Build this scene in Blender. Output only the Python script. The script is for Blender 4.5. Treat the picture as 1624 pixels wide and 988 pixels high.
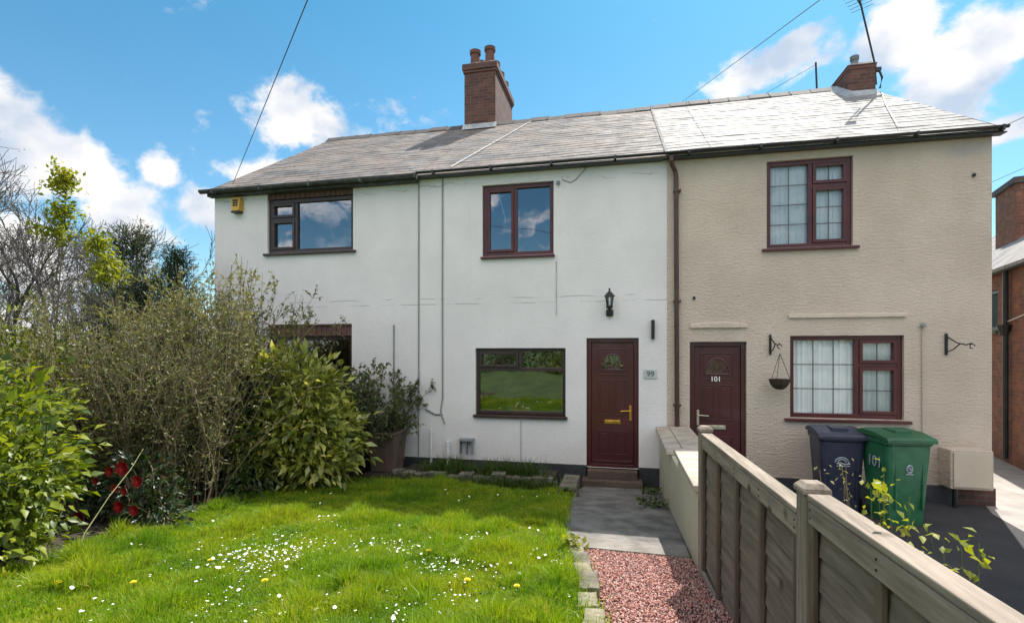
import bpy, bmesh, math, random
import numpy as np
from mathutils import Vector
R = math.radians
random.seed(7); rng = np.random.default_rng(7)
for o in list(bpy.data.objects): bpy.data.objects.remove(o)
scn = bpy.context.scene
col = scn.collection

# ------------------------------------------------------------------ camera
TH = R(12.2); HC = 2.15
cam = bpy.data.cameras.new('camera'); co = bpy.data.objects.new('camera', cam); col.objects.link(co)
cam.sensor_width = 36; cam.lens = 36 * 800 / 1624; cam.shift_y = 61 / 1624
cam.clip_start = .05; cam.clip_end = 3000
co.location = (0, 0, HC); co.rotation_euler = (R(90), 0, TH)
scn.camera = co

# ------------------------------------------------------------------ light
SUNV = Vector((.27, .62, 1)).normalized()
EL = math.asin(SUNV.z); AZ = math.atan2(SUNV.x, SUNV.y)
sun = bpy.data.lights.new('sun', 'SUN'); sun.energy = 4.2; sun.angle = R(.53); sun.color = (1, .955, .88)
so = bpy.data.objects.new('sun', sun); col.objects.link(so)
so.rotation_euler = SUNV.to_track_quat('Z', 'Y').to_euler()
scn.view_settings.view_transform = 'Standard'; scn.view_settings.look = 'None'
scn.view_settings.exposure = 1.03; scn.view_settings.gamma = 1
scn.cycles.max_bounces = 8; scn.cycles.transparent_max_bounces = 12

def pdir(x, y):
    """direction seen at a place of the sky, measured once from the photograph"""
    t = (x - 812) / 800; v = (555 - y) / 800
    d = Vector((t * math.cos(TH) - math.sin(TH), t * math.sin(TH) + math.cos(TH), v))
    return d.normalized()

world = bpy.data.worlds.new('World'); scn.world = world; world.use_nodes = True
def build_world():
    nt = world.node_tree; N = nt.nodes; L = nt.links; N.clear()
    out = N.new('ShaderNodeOutputWorld'); bg = N.new('ShaderNodeBackground'); bg.inputs[1].default_value = .085
    sky = N.new('ShaderNodeTexSky'); sky.sky_type = 'NISHITA'; sky.sun_disc = False
    sky.sun_elevation = EL; sky.sun_rotation = AZ
    sky.air_density = 1.0; sky.dust_density = .5; sky.ozone_density = 2.0; sky.altitude = 50
    bg2 = N.new('ShaderNodeBackground')
    mix = N.new('ShaderNodeMixShader')
    tint = N.new('ShaderNodeMix'); tint.data_type = 'RGBA'; tint.blend_type = 'MULTIPLY'; tint.inputs[0].default_value = 1; tint.inputs[7].default_value = (.54, 1.0, .98, 1)
    tc0 = N.new('ShaderNodeTexCoord'); sp0 = N.new('ShaderNodeSeparateXYZ'); L.new(tc0.outputs['Generated'], sp0.inputs[0])
    r0 = N.new('ShaderNodeValToRGB'); r0.color_ramp.elements[0].position = 0.0; r0.color_ramp.elements[0].color = (.88, 1.0, 1.0, 1)
    r0.color_ramp.elements[1].position = .55; r0.color_ramp.elements[1].color = (.42, .95, .98, 1); em = r0.color_ramp.elements.new(.25); em.color = (.66, .99, 1, 1)
    L.new(sp0.outputs[2], r0.inputs[0]); L.new(r0.outputs[0], tint.inputs[7])
    L.new(sky.outputs[0], tint.inputs[6]); L.new(tint.outputs[2], bg.inputs[0])
    tc = N.new('ShaderNodeTexCoord')
    def math_(op, a, b=None, c=None):
        n = N.new('ShaderNodeMath'); n.operation = op
        for i, v in enumerate((a, b, c)):
            if v is None: continue
            if hasattr(v, 'links'): L.new(v, n.inputs[i])
            else: n.inputs[i].default_value = v
        return n.outputs[0]
    def dot(v):
        n = N.new('ShaderNodeVectorMath'); n.operation = 'DOT_PRODUCT'
        L.new(tc.outputs['Generated'], n.inputs[0]); n.inputs[1].default_value = v
        return n.outputs['Value']
    # cloud banks: place, half width, half height, tilt (all as angles on the sky)
    banks = [(70, 250, 170, 90, -.42), (175, 345, 70, 60, -.9), (250, 265, 36, 34, 0), (40, 400, 150, 60, 0), (30, 520, 260, 70, 0),
             (500, 205, 125, 46, -.12), (420, 275, 100, 34, 0), (350, 330, 60, 40, 0), 
             (1210, 110, 105, 38, .25), (1270, 60, 60, 22, .2), (1425, 50, 55, 75, -.5), (1560, 70, 105, 62, .1),
             (1480, 150, 70, 55, -.6), (1600, 210, 60, 20, 0),
             (-500, 300, 300, 60, .1), (2100, 260, 260, 70, 0), (900, -420, 260, 60, .2), (300, -500, 200, 60, 0)]
    total = None
    for (px, py, hw, hh, tilt) in banks:
        d = pdir(px, py); r = Vector((d.y, -d.x, 0)).normalized(); u = r.cross(d) * 1
        if u.z < 0: u = -u
        k = 1 / math.sqrt(1 + ((px - 812) / 800) ** 2 + ((555 - py) / 800) ** 2)
        a = math.cos(tilt) * r + math.sin(tilt) * u; b = -math.sin(tilt) * r + math.cos(tilt) * u
        ra = hw / 800 * k; rb = hh / 800 * k
        x = math_('DIVIDE', math_('SUBTRACT', dot(a), a.dot(d)), ra); y = math_('DIVIDE', math_('SUBTRACT', dot(b), b.dot(d)), rb)
        q = math_('ADD', math_('MULTIPLY', x, x), math_('MULTIPLY', y, y))
        g = math_('EXPONENT', math_('MULTIPLY', q, -.9))
        g = math_('MULTIPLY', g, math_('GREATER_THAN', dot(d), 0))
        total = g if total is None else math_('MAXIMUM', total, g)
    # unseen cloud cover behind the camera, added as fill for the shaded fronts
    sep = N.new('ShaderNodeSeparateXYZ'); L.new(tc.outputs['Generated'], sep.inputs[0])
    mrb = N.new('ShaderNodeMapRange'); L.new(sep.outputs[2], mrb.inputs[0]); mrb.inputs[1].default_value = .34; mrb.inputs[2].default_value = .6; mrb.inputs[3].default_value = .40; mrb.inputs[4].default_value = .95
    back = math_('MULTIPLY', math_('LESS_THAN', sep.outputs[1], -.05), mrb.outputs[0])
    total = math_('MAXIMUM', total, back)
    mp = N.new('ShaderNodeMapping'); mp.inputs['Scale'].default_value = (1, 1, 1.35); L.new(tc.outputs['Generated'], mp.inputs[0])
    nz = N.new('ShaderNodeTexNoise'); nz.inputs['Scale'].default_value = 8; nz.inputs['Detail'].default_value = 9; nz.inputs['Roughness'].default_value = .6; nz.inputs['Distortion'].default_value = .15
    L.new(mp.outputs[0], nz.inputs['Vector'])
    den = math_('ADD', total, math_('MULTIPLY', math_('SUBTRACT', nz.outputs['Fac'], .5), 2.6))
    mr = N.new('ShaderNodeMapRange'); mr.interpolation_type = 'SMOOTHSTEP'; L.new(den, mr.inputs[0]); mr.inputs[1].default_value = .36; mr.inputs[2].default_value = .80
    fac = math_('MULTIPLY', mr.outputs[0], math_('GREATER_THAN', sep.outputs[2], -.02))
    fac = math_('MULTIPLY', fac, .93)
    nz2 = N.new('ShaderNodeTexNoise'); nz2.inputs['Scale'].default_value = 9; nz2.inputs['Detail'].default_value = 5
    L.new(mp.outputs[0], nz2.inputs['Vector'])
    cr = N.new('ShaderNodeValToRGB'); cr.color_ramp.elements[0].position = .32; cr.color_ramp.elements[0].color = (.34, .39, .47, 1)
    cr.color_ramp.elements[1].position = .56; cr.color_ramp.elements[1].color = (.67, .63, .595, 1)
    mb2 = N.new('ShaderNodeMapRange'); L.new(sep.outputs[1], mb2.inputs[0]); mb2.inputs[1].default_value = .15; mb2.inputs[2].default_value = -.4; mb2.inputs[3].default_value = .88; mb2.inputs[4].default_value = 1.75; L.new(mb2.outputs[0], bg2.inputs[1])  # added clouds behind the camera are brightened to fill the shaded walls
    L.new(nz2.outputs['Fac'], cr.inputs[0]); L.new(cr.outputs[0], bg2.inputs[0])
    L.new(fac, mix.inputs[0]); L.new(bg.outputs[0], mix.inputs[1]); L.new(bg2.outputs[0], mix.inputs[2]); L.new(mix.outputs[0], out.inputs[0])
build_world()

# ------------------------------------------------------------------ helpers
def tag(o, label=None, cat=None, group=None, kind=None):
    if label: o['label'] = label
    if cat: o['category'] = cat
    if group: o['group'] = group
    if kind: o['kind'] = kind
    return o
ORG = {}
def org(p): return ORG.get(p.name, np.zeros(3)) if p else np.zeros(3)
def thing(name, loc, label, cat, group=None, rot=0):
    o = bpy.data.objects.new(name, None); col.objects.link(o); o.location = loc; o.rotation_euler[2] = rot
    o.empty_display_size = .1
    ORG[o.name] = np.zeros(3) if rot else np.array(loc, float)
    return tag(o, label, cat, group)

class MB:
    def __init__(s): s.v = []; s.f = []; s.m = []
    def add(s, vs, fs, mi=0):
        b = len(s.v); s.v += [tuple(map(float, v)) for v in vs]
        s.f += [tuple(i + b for i in f) for f in fs]; s.m += [mi] * len(fs); return s
    def box(s, x0, x1, y0, y1, z0, z1, mi=0):
        return s.add([(x0,y0,z0),(x1,y0,z0),(x1,y1,z0),(x0,y1,z0),(x0,y0,z1),(x1,y0,z1),(x1,y1,z1),(x0,y1,z1)],
                     [(0,3,2,1),(4,5,6,7),(0,1,5,4),(1,2,6,5),(2,3,7,6),(3,0,4,7)], mi)
    def hexa(s, p, mi=0):   # 8 points: bottom 4 anticlockwise, top 4
        return s.add(p, [(0,3,2,1),(4,5,6,7),(0,1,5,4),(1,2,6,5),(2,3,7,6),(3,0,4,7)], mi)
    def quad(s, a, b, c, d, mi=0): return s.add([a,b,c,d], [(0,1,2,3)], mi)
    def poly(s, pts, mi=0): return s.add(pts, [tuple(range(len(pts)))], mi)
    def tube(s, pts, r, n=8, mi=0, cap=True):
        pts = [Vector(p) for p in pts]; rr = r if isinstance(r, (list, tuple)) else [r] * len(pts)
        vs = []; fs = []
        for i, p in enumerate(pts):
            t = (pts[min(i+1, len(pts)-1)] - pts[max(i-1, 0)]).normalized()
            a = t.cross(Vector((0, 0, 1)));
            if a.length < .05: a = t.cross(Vector((0, 1, 0)))
            a.normalize(); b = t.cross(a)
            for k in range(n):
                w = 2 * math.pi * k / n; vs.append(p + rr[i] * (math.cos(w) * a + math.sin(w) * b))
        for i in range(len(pts) - 1):
            for k in range(n):
                j = (k + 1) % n; fs.append((i*n+k, i*n+j, (i+1)*n+j, (i+1)*n+k))
        if cap: fs.append(tuple(range(n))[::-1]); fs.append(tuple((len(pts)-1)*n + k for k in range(n)))
        return s.add(vs, fs, mi)
    def lathe(s, prof, c, n=20, mi=0, sx=1, sy=1):   # prof: (radius, z)
        vs = []; fs = []
        for (r, z) in prof:
            for k in range(n):
                w = 2*math.pi*k/n; vs.append((c[0] + r*sx*math.cos(w), c[1] + r*sy*math.sin(w), c[2] + z))
        for i in range(len(prof)-1):
            for k in range(n):
                j = (k+1) % n; fs.append((i*n+k, i*n+j, (i+1)*n+j, (i+1)*n+k))
        fs.append(tuple(range(n))[::-1]); fs.append(tuple((len(prof)-1)*n+k for k in range(n)))
        return s.add(vs, fs, mi)
    def build(s, name, mat, parent=None, bevel=0, smooth=False, local=False):
        me = bpy.data.meshes.new(name); off = np.zeros(3) if local else org(parent)
        me.from_pydata([(v[0]-off[0], v[1]-off[1], v[2]-off[2]) for v in s.v], [], s.f)
        for m in (mat if isinstance(mat, (list, tuple)) else [mat]): me.materials.append(m)
        me.polygons.foreach_set('material_index', s.m)
        if smooth: me.polygons.foreach_set('use_smooth', [True]*len(s.f))
        bm = bmesh.new(); bm.from_mesh(me); bmesh.ops.recalc_face_normals(bm, faces=bm.faces); bm.to_mesh(me); bm.free()
        me.update()
        o = bpy.data.objects.new(name, me); col.objects.link(o)
        if parent: o.parent = parent; ORG[o.name] = off
        if bevel:
            b = o.modifiers.new('bevel', 'BEVEL'); b.width = bevel; b.segments = 2; b.limit_method = 'ANGLE'
        return o
def top(o, label, cat, group=None): return tag(o, label, cat, group)
def fastmesh(name, verts, faces, mat, parent=None, smooth=False, local=False):
    """numpy mesh: verts (N,3), faces (M,k) all of one size"""
    off = np.zeros(3) if local else org(parent)
    verts = np.asarray(verts, np.float32) - off.astype(np.float32); faces = np.asarray(faces, np.int32); k = faces.shape[1]
    me = bpy.data.meshes.new(name); me.vertices.add(len(verts)); me.vertices.foreach_set('co', verts.ravel())
    me.loops.add(faces.size); me.loops.foreach_set('vertex_index', faces.ravel())
    me.polygons.add(len(faces)); me.polygons.foreach_set('loop_start', np.arange(0, faces.size, k, dtype=np.int32))
    me.polygons.foreach_set('loop_total', np.full(len(faces), k, np.int32))
    if smooth: me.polygons.foreach_set('use_smooth', np.ones(len(faces), bool))
    me.materials.append(mat); me.update(calc_edges=True); me.validate()
    o = bpy.data.objects.new(name, me); col.objects.link(o)
    if parent: o.parent = parent; ORG[o.name] = off
    return o

# ------------------------------------------------------------------ materials
def newmat(name):
    m = bpy.data.materials.new(name); m.use_nodes = True; nt = m.node_tree
    return m, nt, nt.nodes, nt.links, nt.nodes['Principled BSDF']
def noise(N, L, vec, scale, detail=4, rough=.55):
    n = N.new('ShaderNodeTexNoise'); n.inputs['Scale'].default_value = scale; n.inputs['Detail'].default_value = detail; n.inputs['Roughness'].default_value = rough
    L.new(vec, n.inputs['Vector']); return n.outputs['Fac']
def ramp(N, L, fac, stops):
    r = N.new('ShaderNodeValToRGB'); e = r.color_ramp.elements
    while len(e) < len(stops): e.new(.5)
    for i, (p, c) in enumerate(stops): e[i].position = p; e[i].color = (*c, 1)
    L.new(fac, r.inputs[0]); return r.outputs[0]
def mixc(N, L, fac, a, b, mode='MIX'):
    n = N.new('ShaderNodeMix'); n.data_type = 'RGBA'; n.blend_type = mode
    for s, v in ((n.inputs[0], fac), (n.inputs[6], a), (n.inputs[7], b)):
        if hasattr(v, 'links'): L.new(v, s)
        else: s.default_value = v if not isinstance(v, tuple) else (*v, 1)
    return n.outputs[2]
def bump(N, L, h, strength, dist, prev=None):
    b = N.new('ShaderNodeBump'); b.inputs['Strength'].default_value = strength; b.inputs['Distance'].default_value = dist
    L.new(h, b.inputs['Height'])
    if prev: L.new(prev, b.inputs['Normal'])
    return b.outputs[0]
def pm(name, c1, c2=None, scale=3, rough=.6, bs=40, bst=.2, bd=.01, metal=0, spec=.5, stretch=(1,1,1), coat=0):
    m, nt, N, L, P = newmat(name); c2 = c2 or tuple(x*.75 for x in c1)
    tc = N.new('ShaderNodeTexCoord'); mp = N.new('ShaderNodeMapping'); mp.inputs['Scale'].default_value = stretch
    L.new(tc.outputs['Object'], mp.inputs[0]); v = mp.outputs[0]
    f = noise(N, L, v, scale, 6, .6)
    L.new(ramp(N, L, f, [(.35, c2), (.65, c1)]), P.inputs['Base Color'])
    P.inputs['Roughness'].default_value = rough; P.inputs['Metallic'].default_value = metal; P.inputs['Specular IOR Level'].default_value = spec
    P.inputs['Coat Weight'].default_value = coat
    L.new(bump(N, L, noise(N, L, v, bs, 4), bst, bd), P.inputs['Normal'])
    return m
def brickmap(N, L, mode):
    tc = N.new('ShaderNodeTexCoord'); geo = tc.outputs['Object']
    sp = N.new('ShaderNodeSeparateXYZ'); L.new(geo, sp.inputs[0])
    cb = N.new('ShaderNodeCombineXYZ')
    if mode == 'XY':
        L.new(sp.outputs[0], cb.inputs[0]); L.new(sp.outputs[1], cb.inputs[1])
    else:
        ad = N.new('ShaderNodeMath'); L.new(sp.outputs[0], ad.inputs[0]); L.new(sp.outputs[1], ad.inputs[1])
        L.new(ad.outputs[0], cb.inputs[0]); L.new(sp.outputs[2], cb.inputs[1])
    return geo, cb.outputs[0]
def bricktex(N, L, vec, w, h, mortar, c1, c2, cm, bias=0):
    b = N.new('ShaderNodeTexBrick'); b.inputs['Scale'].default_value = 1; b.inputs['Brick Width'].default_value = w; b.inputs['Row Height'].default_value = h
    b.inputs['Mortar Size'].default_value = mortar; b.inputs['Mortar Smooth'].default_value = .3; b.inputs['Bias'].default_value = bias
    b.inputs['Color1'].default_value = (*c1, 1); b.inputs['Color2'].default_value = (*c2, 1); b.inputs['Mortar'].default_value = (*cm, 1)
    L.new(vec, b.inputs['Vector']); return b
def brickmat(name, c1, c2, cm):
    m, nt, N, L, P = newmat(name); geo, vec = brickmap(N, L, 'XZ')
    b = bricktex(N, L, vec, .225, .075, .006, c1, c2, cm)
    c = mixc(N, L, .55, b.outputs[0], ramp(N, L, noise(N, L, geo, 5, 6), [(.3, (.35,.33,.33)), (.7, (1,1,1))]), 'MULTIPLY')
    L.new(c, P.inputs['Base Color']); P.inputs['Roughness'].default_value = .9
    n1 = bump(N, L, b.outputs['Fac'], -.6, .006); L.new(bump(N, L, noise(N, L, geo, 60), .4, .006, n1), P.inputs['Normal'])
    return m
def wallmat(name, base, dark, stain, patch=None, amt=.35, bh=.075, lump=(19, .5, .018), crack=None):
    m, nt, N, L, P = newmat(name); geo, vec = brickmap(N, L, 'XZ')
    # wavy coordinates so the courses under the paint are not ruler straight
    b = bricktex(N, L, vec, .225, bh, .010, (1,1,1), (1,1,1), (0,0,0))
    b.inputs['Mortar Smooth'].default_value = 1
    big = noise(N, L, geo, .9, 6, .62); st = noise(N, L, geo, 7, 8, .7)
    c = ramp(N, L, big, [(.3, dark), (.62, base)])
    mp = N.new('ShaderNodeMapping'); mp.inputs['Scale'].default_value = (9, 9, .7); L.new(geo, mp.inputs[0])
    streak = noise(N, L, mp.outputs[0], 1.2, 6, .65)
    c = mixc(N, L, ramp(N, L, streak, [(.58, (0,0,0)), (.82, (.28,.28,.28))]), c, stain)
    c = mixc(N, L, ramp(N, L, st, [(.60, (0,0,0)), (.74, (.45,.45,.45))]), c, stain)
    if crack:
        spx = N.new('ShaderNodeSeparateXYZ'); L.new(geo, spx.inputs[0])
        for (cz, amp, thr) in crack:
            nn_ = noise(N, L, geo, 1.1, 5, .6)
            a_ = N.new('ShaderNodeMath'); a_.operation = 'MULTIPLY_ADD'; L.new(nn_, a_.inputs[0]); a_.inputs[1].default_value = amp; L.new(spx.outputs[2], a_.inputs[2])
            b_ = N.new('ShaderNodeMath'); b_.operation = 'SUBTRACT'; L.new(a_.outputs[0], b_.inputs[0]); b_.inputs[1].default_value = cz+amp*.5
            d_ = N.new('ShaderNodeMath'); d_.operation = 'ABSOLUTE'; L.new(b_.outputs[0], d_.inputs[0])
            line = ramp(N, L, d_.outputs[0], [(.004, (1,1,1)), (.011, (0,0,0))])
            gate = ramp(N, L, noise(N, L, geo, thr, 3), [(.47, (0,0,0)), (.56, (.6,.6,.6))])
            c = mixc(N, L, mixc(N, L, 1., line, gate, 'MULTIPLY'), c, tuple(x*.6 for x in stain))
    # splash dirt near the foot of the wall
    sp = N.new('ShaderNodeSeparateXYZ'); L.new(geo, sp.inputs[0])
    mr = N.new('ShaderNodeMapRange'); L.new(sp.outputs[2], mr.inputs[0]); mr.inputs[1].default_value = 1.0; mr.inputs[2].default_value = .25; mr.inputs[3].default_value = 0; mr.inputs[4].default_value = .95
    mu = N.new('ShaderNodeMath'); mu.operation = 'MULTIPLY'; L.new(mr.outputs[0], mu.inputs[0]); L.new(st, mu.inputs[1])
    c = mixc(N, L, mu.outputs[0], c, stain)
    if patch:
        (px, pz, rx, rz, pc) = patch
        d = N.new('ShaderNodeVectorMath'); d.operation = 'SUBTRACT'; L.new(geo, d.inputs[0]); d.inputs[1].default_value = (px, 0, pz)
        d2 = N.new('ShaderNodeVectorMath'); d2.operation = 'MULTIPLY'; L.new(d.outputs[0], d2.inputs[0]); d2.inputs[1].default_value = (1/rx, 0, 1/rz)
        ln = N.new('ShaderNodeVectorMath'); ln.operation = 'LENGTH'; L.new(d2.outputs[0], ln.inputs[0])
        ad = N.new('ShaderNodeMath'); ad.operation = 'MULTIPLY_ADD'; L.new(st, ad.inputs[0]); ad.inputs[1].default_value = .9; L.new(ln.outputs['Value'], ad.inputs[2])
        c = mixc(N, L, ramp(N, L, ad.outputs[0], [(.45, (1,1,1)), (1, (0,0,0))]), c, pc)
    L.new(c, P.inputs['Base Color']); P.inputs['Roughness'].default_value = .85
    n1 = bump(N, L, b.outputs['Fac'], -amt, .006)
    mp2 = N.new('ShaderNodeMapping'); mp2.inputs['Scale'].default_value = (1, 1, 2.6); L.new(geo, mp2.inputs[0])
    n2 = bump(N, L, noise(N, L, mp2.outputs[0], lump[0], 9, .72), lump[1], lump[2], n1)
    L.new(bump(N, L, noise(N, L, geo, 70, 4), .3, .006, n2), P.inputs['Normal'])
    return m
def slatemat(name, c1, c2, lich, rough):
    m, nt, N, L, P = newmat(name); geo, vec = brickmap(N, L, 'XY')
    b = bricktex(N, L, vec, .26, .185, .004, c1, c2, (.05,.05,.05))
    b2 = bricktex(N, L, vec, .26, .185, .0, (.1,.1,.1), (.9,.9,.9), (.5,.5,.5)); 
    c = mixc(N, L, ramp(N, L, noise(N, L, geo, 1.3, 7, .7), [(.42, (0,0,0)), (.62, (.7,.7,.7))]), b.outputs[0], lich)
    c = mixc(N, L, ramp(N, L, noise(N, L, geo, 11, 7, .7), [(.5, (0,0,0)), (.72, (.8,.8,.8))]), c, tuple(x*.35 for x in c1))
    L.new(c, P.inputs['Base Color'])
    L.new(ramp(N, L, noise(N, L, geo, 4, 4), [(.3, (rough-.1,)*3), (.7, (rough+.12,)*3)]), P.inputs['Roughness'])
    P.inputs['Specular IOR Level'].default_value = .35
    n1 = bump(N, L, b.outputs['Fac'], -.7, .006); n2 = bump(N, L, b2.outputs[0], .35, .01, n1)
    L.new(bump(N, L, noise(N, L, geo, 30), .35, .008, n2), P.inputs['Normal'])
    return m
def leafmat(name, cols, trans=.35, rough=.45, spec=.5):
    m, nt, N, L, P = newmat(name)
    g = N.new('ShaderNodeNewGeometry')
    c = ramp(N, L, g.outputs['Random Per Island'], [(i/(max(1, len(cols)-1)), cc) for i, cc in enumerate(cols)])
    tc = N.new('ShaderNodeTexCoord')
    v = ramp(N, L, noise(N, L, tc.outputs['Object'], 2.2, 3), [(.35, (.72,.78,.7)), (.65, (1.12,1.06,1))])
    c = mixc(N, L, 1., c, v, 'MULTIPLY')
    L.new(c, P.inputs['Base Color']); P.inputs['Roughness'].default_value = rough; P.inputs['Specular IOR Level'].default_value = spec
    t = N.new('ShaderNodeBsdfTranslucent'); L.new(mixc(N, L, 1., c, (1.25, 1.2, .5), 'MULTIPLY'), t.inputs[0])
    mx = N.new('ShaderNodeMixShader'); mx.inputs[0].default_value = trans
    L.new(P.outputs[0], mx.inputs[1]); L.new(t.outputs[0], mx.inputs[2]); L.new(mx.outputs[0], N['Material Output'].inputs[0])
    return m
def glassmat(name, tint=(.75,.8,.82), refl=.20):
    m, nt, N, L, P = newmat(name); N.remove(P)
    tr = N.new('ShaderNodeBsdfTransparent'); tr.inputs[0].default_value = (*tint, 1)
    gl = N.new('ShaderNodeBsdfGlossy'); gl.inputs['Roughness'].default_value = .015; gl.inputs[0].default_value = (.92,.95,1,1)
    tc = N.new('ShaderNodeTexCoord'); L.new(bump(N, L, noise(N, L, tc.outputs['Object'], 1.6, 2), .12, .03), gl.inputs['Normal'])
    fr = N.new('ShaderNodeFresnel'); fr.inputs[0].default_value = 1.5
    ad = N.new('ShaderNodeMath'); ad.inputs[1].default_value = refl; ad.use_clamp = True; L.new(fr.outputs[0], ad.inputs[0])
    mx = N.new('ShaderNodeMixShader'); L.new(ad.outputs[0], mx.inputs[0]); L.new(tr.outputs[0], mx.inputs[1]); L.new(gl.outputs[0], mx.inputs[2])
    L.new(mx.outputs[0], N['Material Output'].inputs[0]); return m
def woodmat(name, c1, c2, knots=True, axis=1):
    m, nt, N, L, P = newmat(name); tc = N.new('ShaderNodeTexCoord')
    s = [14, 14, 14]; s[axis] = .9
    mp = N.new('ShaderNodeMapping'); mp.inputs['Scale'].default_value = s; L.new(tc.outputs['Object'], mp.inputs[0])
    g = noise(N, L, mp.outputs[0], 2.2, 8, .65); bl = noise(N, L, tc.outputs['Object'], 2.3, 5, .6)
    c = ramp(N, L, g, [(.3, c2), (.68, c1)])
    c = mixc(N, L, ramp(N, L, bl, [(.4, (0,0,0)), (.7, (.55,.55,.55))]), c, (.16,.13,.095))
    if knots:
        vo = N.new('ShaderNodeTexVoronoi'); vo.inputs['Scale'].default_value = 4.2; L.new(tc.outputs['Object'], vo.inputs['Vector'])
        c = mixc(N, L, ramp(N, L, vo.outputs['Distance'], [(.07, (.95,.95,.95)), (.17, (0,0,0))]), c, (.05,.035,.02))
    L.new(c, P.inputs['Base Color']); P.inputs['Roughness'].default_value = .85
    L.new(bump(N, L, g, .55, .006), P.inputs['Normal']); return m

WHITE = wallmat('white_painted_render', (.77,.725,.705), (.67,.63,.615), (.52,.49,.45), crack=[(3.02, .12, 1.9), (2.93, .05, 1.3), (4.95, .5, .8)])
BEIGE = wallmat('beige_textured_render', (.70,.575,.47), (.57,.46,.37), (.42,.34,.265), patch=(1.82, 4.93, .55, .20, (.50,.45,.44)), amt=.3, lump=(13, 1.0, .042))
CREAM = wallmat('cream_garden_render', (.55,.50,.37), (.46,.42,.30), (.25,.21,.14), amt=.1)
PLINTH = pm('black_plinth_paint', (.035,.035,.04), (.02,.02,.02), 6, .6, 25, .5, .02)
BRICK = brickmat('chimney_brick', (.19,.078,.062), (.10,.045,.04), (.15,.12,.105))
BRICK2 = brickmat('neighbour_brick', (.30,.115,.065), (.18,.075,.05), (.20,.16,.13))
SLATE1 = slatemat('grey_slate', (.10,.092,.094), (.21,.19,.182), (.25,.19,.155), .8)
SLATE2 = slatemat('pale_slate', (.17,.158,.158), (.29,.275,.27), (.35,.31,.28), .76)
RIDGE = pm('ridge_tile_clay', (.11,.09,.085), (.05,.045,.045), 5, .8)
LEAD = pm('lead_flashing', (.45,.46,.47), (.28,.29,.3), 5, .5, 20, .2)
MORTAR = pm('mortar_fillet', (.36,.34,.32), (.22,.21,.2), 8, .9)
BLACKP = pm('black_gutter_plastic', (.025,.025,.028), (.012,.012,.012), 5, .35)
GREYGUT = pm('weathered_gutter', (.09,.095,.09), (.035,.035,.035), 9, .7)
BROWNP = pm('brown_downpipe_plastic', (.085,.035,.025), (.05,.02,.016), 5, .4)
MAROON = pm('maroon_door_paint', (.068,.009,.011), (.045,.006,.008), 2, .33, 60, .08, .003, coat=.3, stretch=(1,1,.2))
MAHOG = pm('mahogany_frame', (.095,.014,.014), (.055,.010,.010), 3, .35, 50, .08, .003)
DARKF = pm('dark_brown_frame', (.05,.022,.018), (.025,.014,.014), 3, .4, 50, .1, .003)
SHING = pm('brown_fluted_cladding', (.15,.075,.055), (.085,.04,.03), 6, .7, stretch=(3,3,.5))
GOLD = pm('brass', (.75,.48,.10), (.55,.33,.06), 12, .28, metal=1)
SILVER = pm('worn_brass', (.62,.56,.44), (.45,.4,.3), 12, .35, metal=.8)
GLASS = glassmat('window_glass'); GLASSN = glassmat('window_glass_netted', (.97,.98,.98), .05)
LEADS = pm('window_lead_strip', (.10,.10,.11), (.05,.05,.06), 9, .5)
IRON = pm('black_iron', (.014,.014,.016), (.008,.008,.008), 9, .45)
def curtainmat():
    m, nt, N, L, P = newmat('net_curtain'); P.inputs['Base Color'].default_value = (.80,.81,.80,1); P.inputs['Roughness'].default_value = .95
    tc = N.new('ShaderNodeTexCoord'); v = noise(N, L, tc.outputs['Object'], 9, 4)
    L.new(ramp(N, L, v, [(.3, (.84,.85,.86)), (.7, (.93,.93,.92))]), P.inputs['Base Color'])
    t = N.new('ShaderNodeBsdfTranslucent'); t.inputs[0].default_value = (.8,.8,.8,1); mx = N.new('ShaderNodeMixShader'); mx.inputs[0].default_value = .05
    L.new(P.outputs[0], mx.inputs[1]); L.new(t.outputs[0], mx.inputs[2]); L.new(mx.outputs[0], N['Material Output'].inputs[0]); return m
NET = curtainmat()
ROOM = pm('dark_room_plaster', (.25,.24,.23), (.2,.19,.18), 2, .9)
YELLOW = pm('yellow_alarm_plastic', (.62,.36,.045), (.52,.28,.03), 6, .4)
GREYPL = pm('grey_plastic', (.25,.26,.27), (.18,.19,.2), 6, .5)
WHITEPL = pm('white_plastic', (.75,.75,.74), (.6,.6,.6), 6, .4)
WORN = pm('worn_white_print', (.50,.52,.55), (.16,.2,.24), 55, .6)
LETTER = pm('white_letter', (.78,.76,.74), (.7,.68,.66), 6, .5)
CONC = pm('path_concrete', (.20,.188,.172), (.085,.08,.073), 4, .9, 60, .8, .012)
CONC2 = pm('pale_concrete', (.34,.31,.285), (.25,.225,.205), 3, .9, 90, .5, .006)
STONE = pm('weathered_stone', (.19,.165,.125), (.07,.068,.045), 6, .9, 25, .7, .02)
COPE = pm('coping_stone', (.48,.42,.34), (.33,.28,.23), 5, .9, 30, .6, .015)
STEP = brickmat('step_brick', (.13,.085,.06), (.085,.058,.045), (.08,.07,.06))
PLANTER = pm('planter_timber', (.13,.08,.055), (.08,.052,.038), 5, .85, stretch=(1,1,.3))
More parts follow.
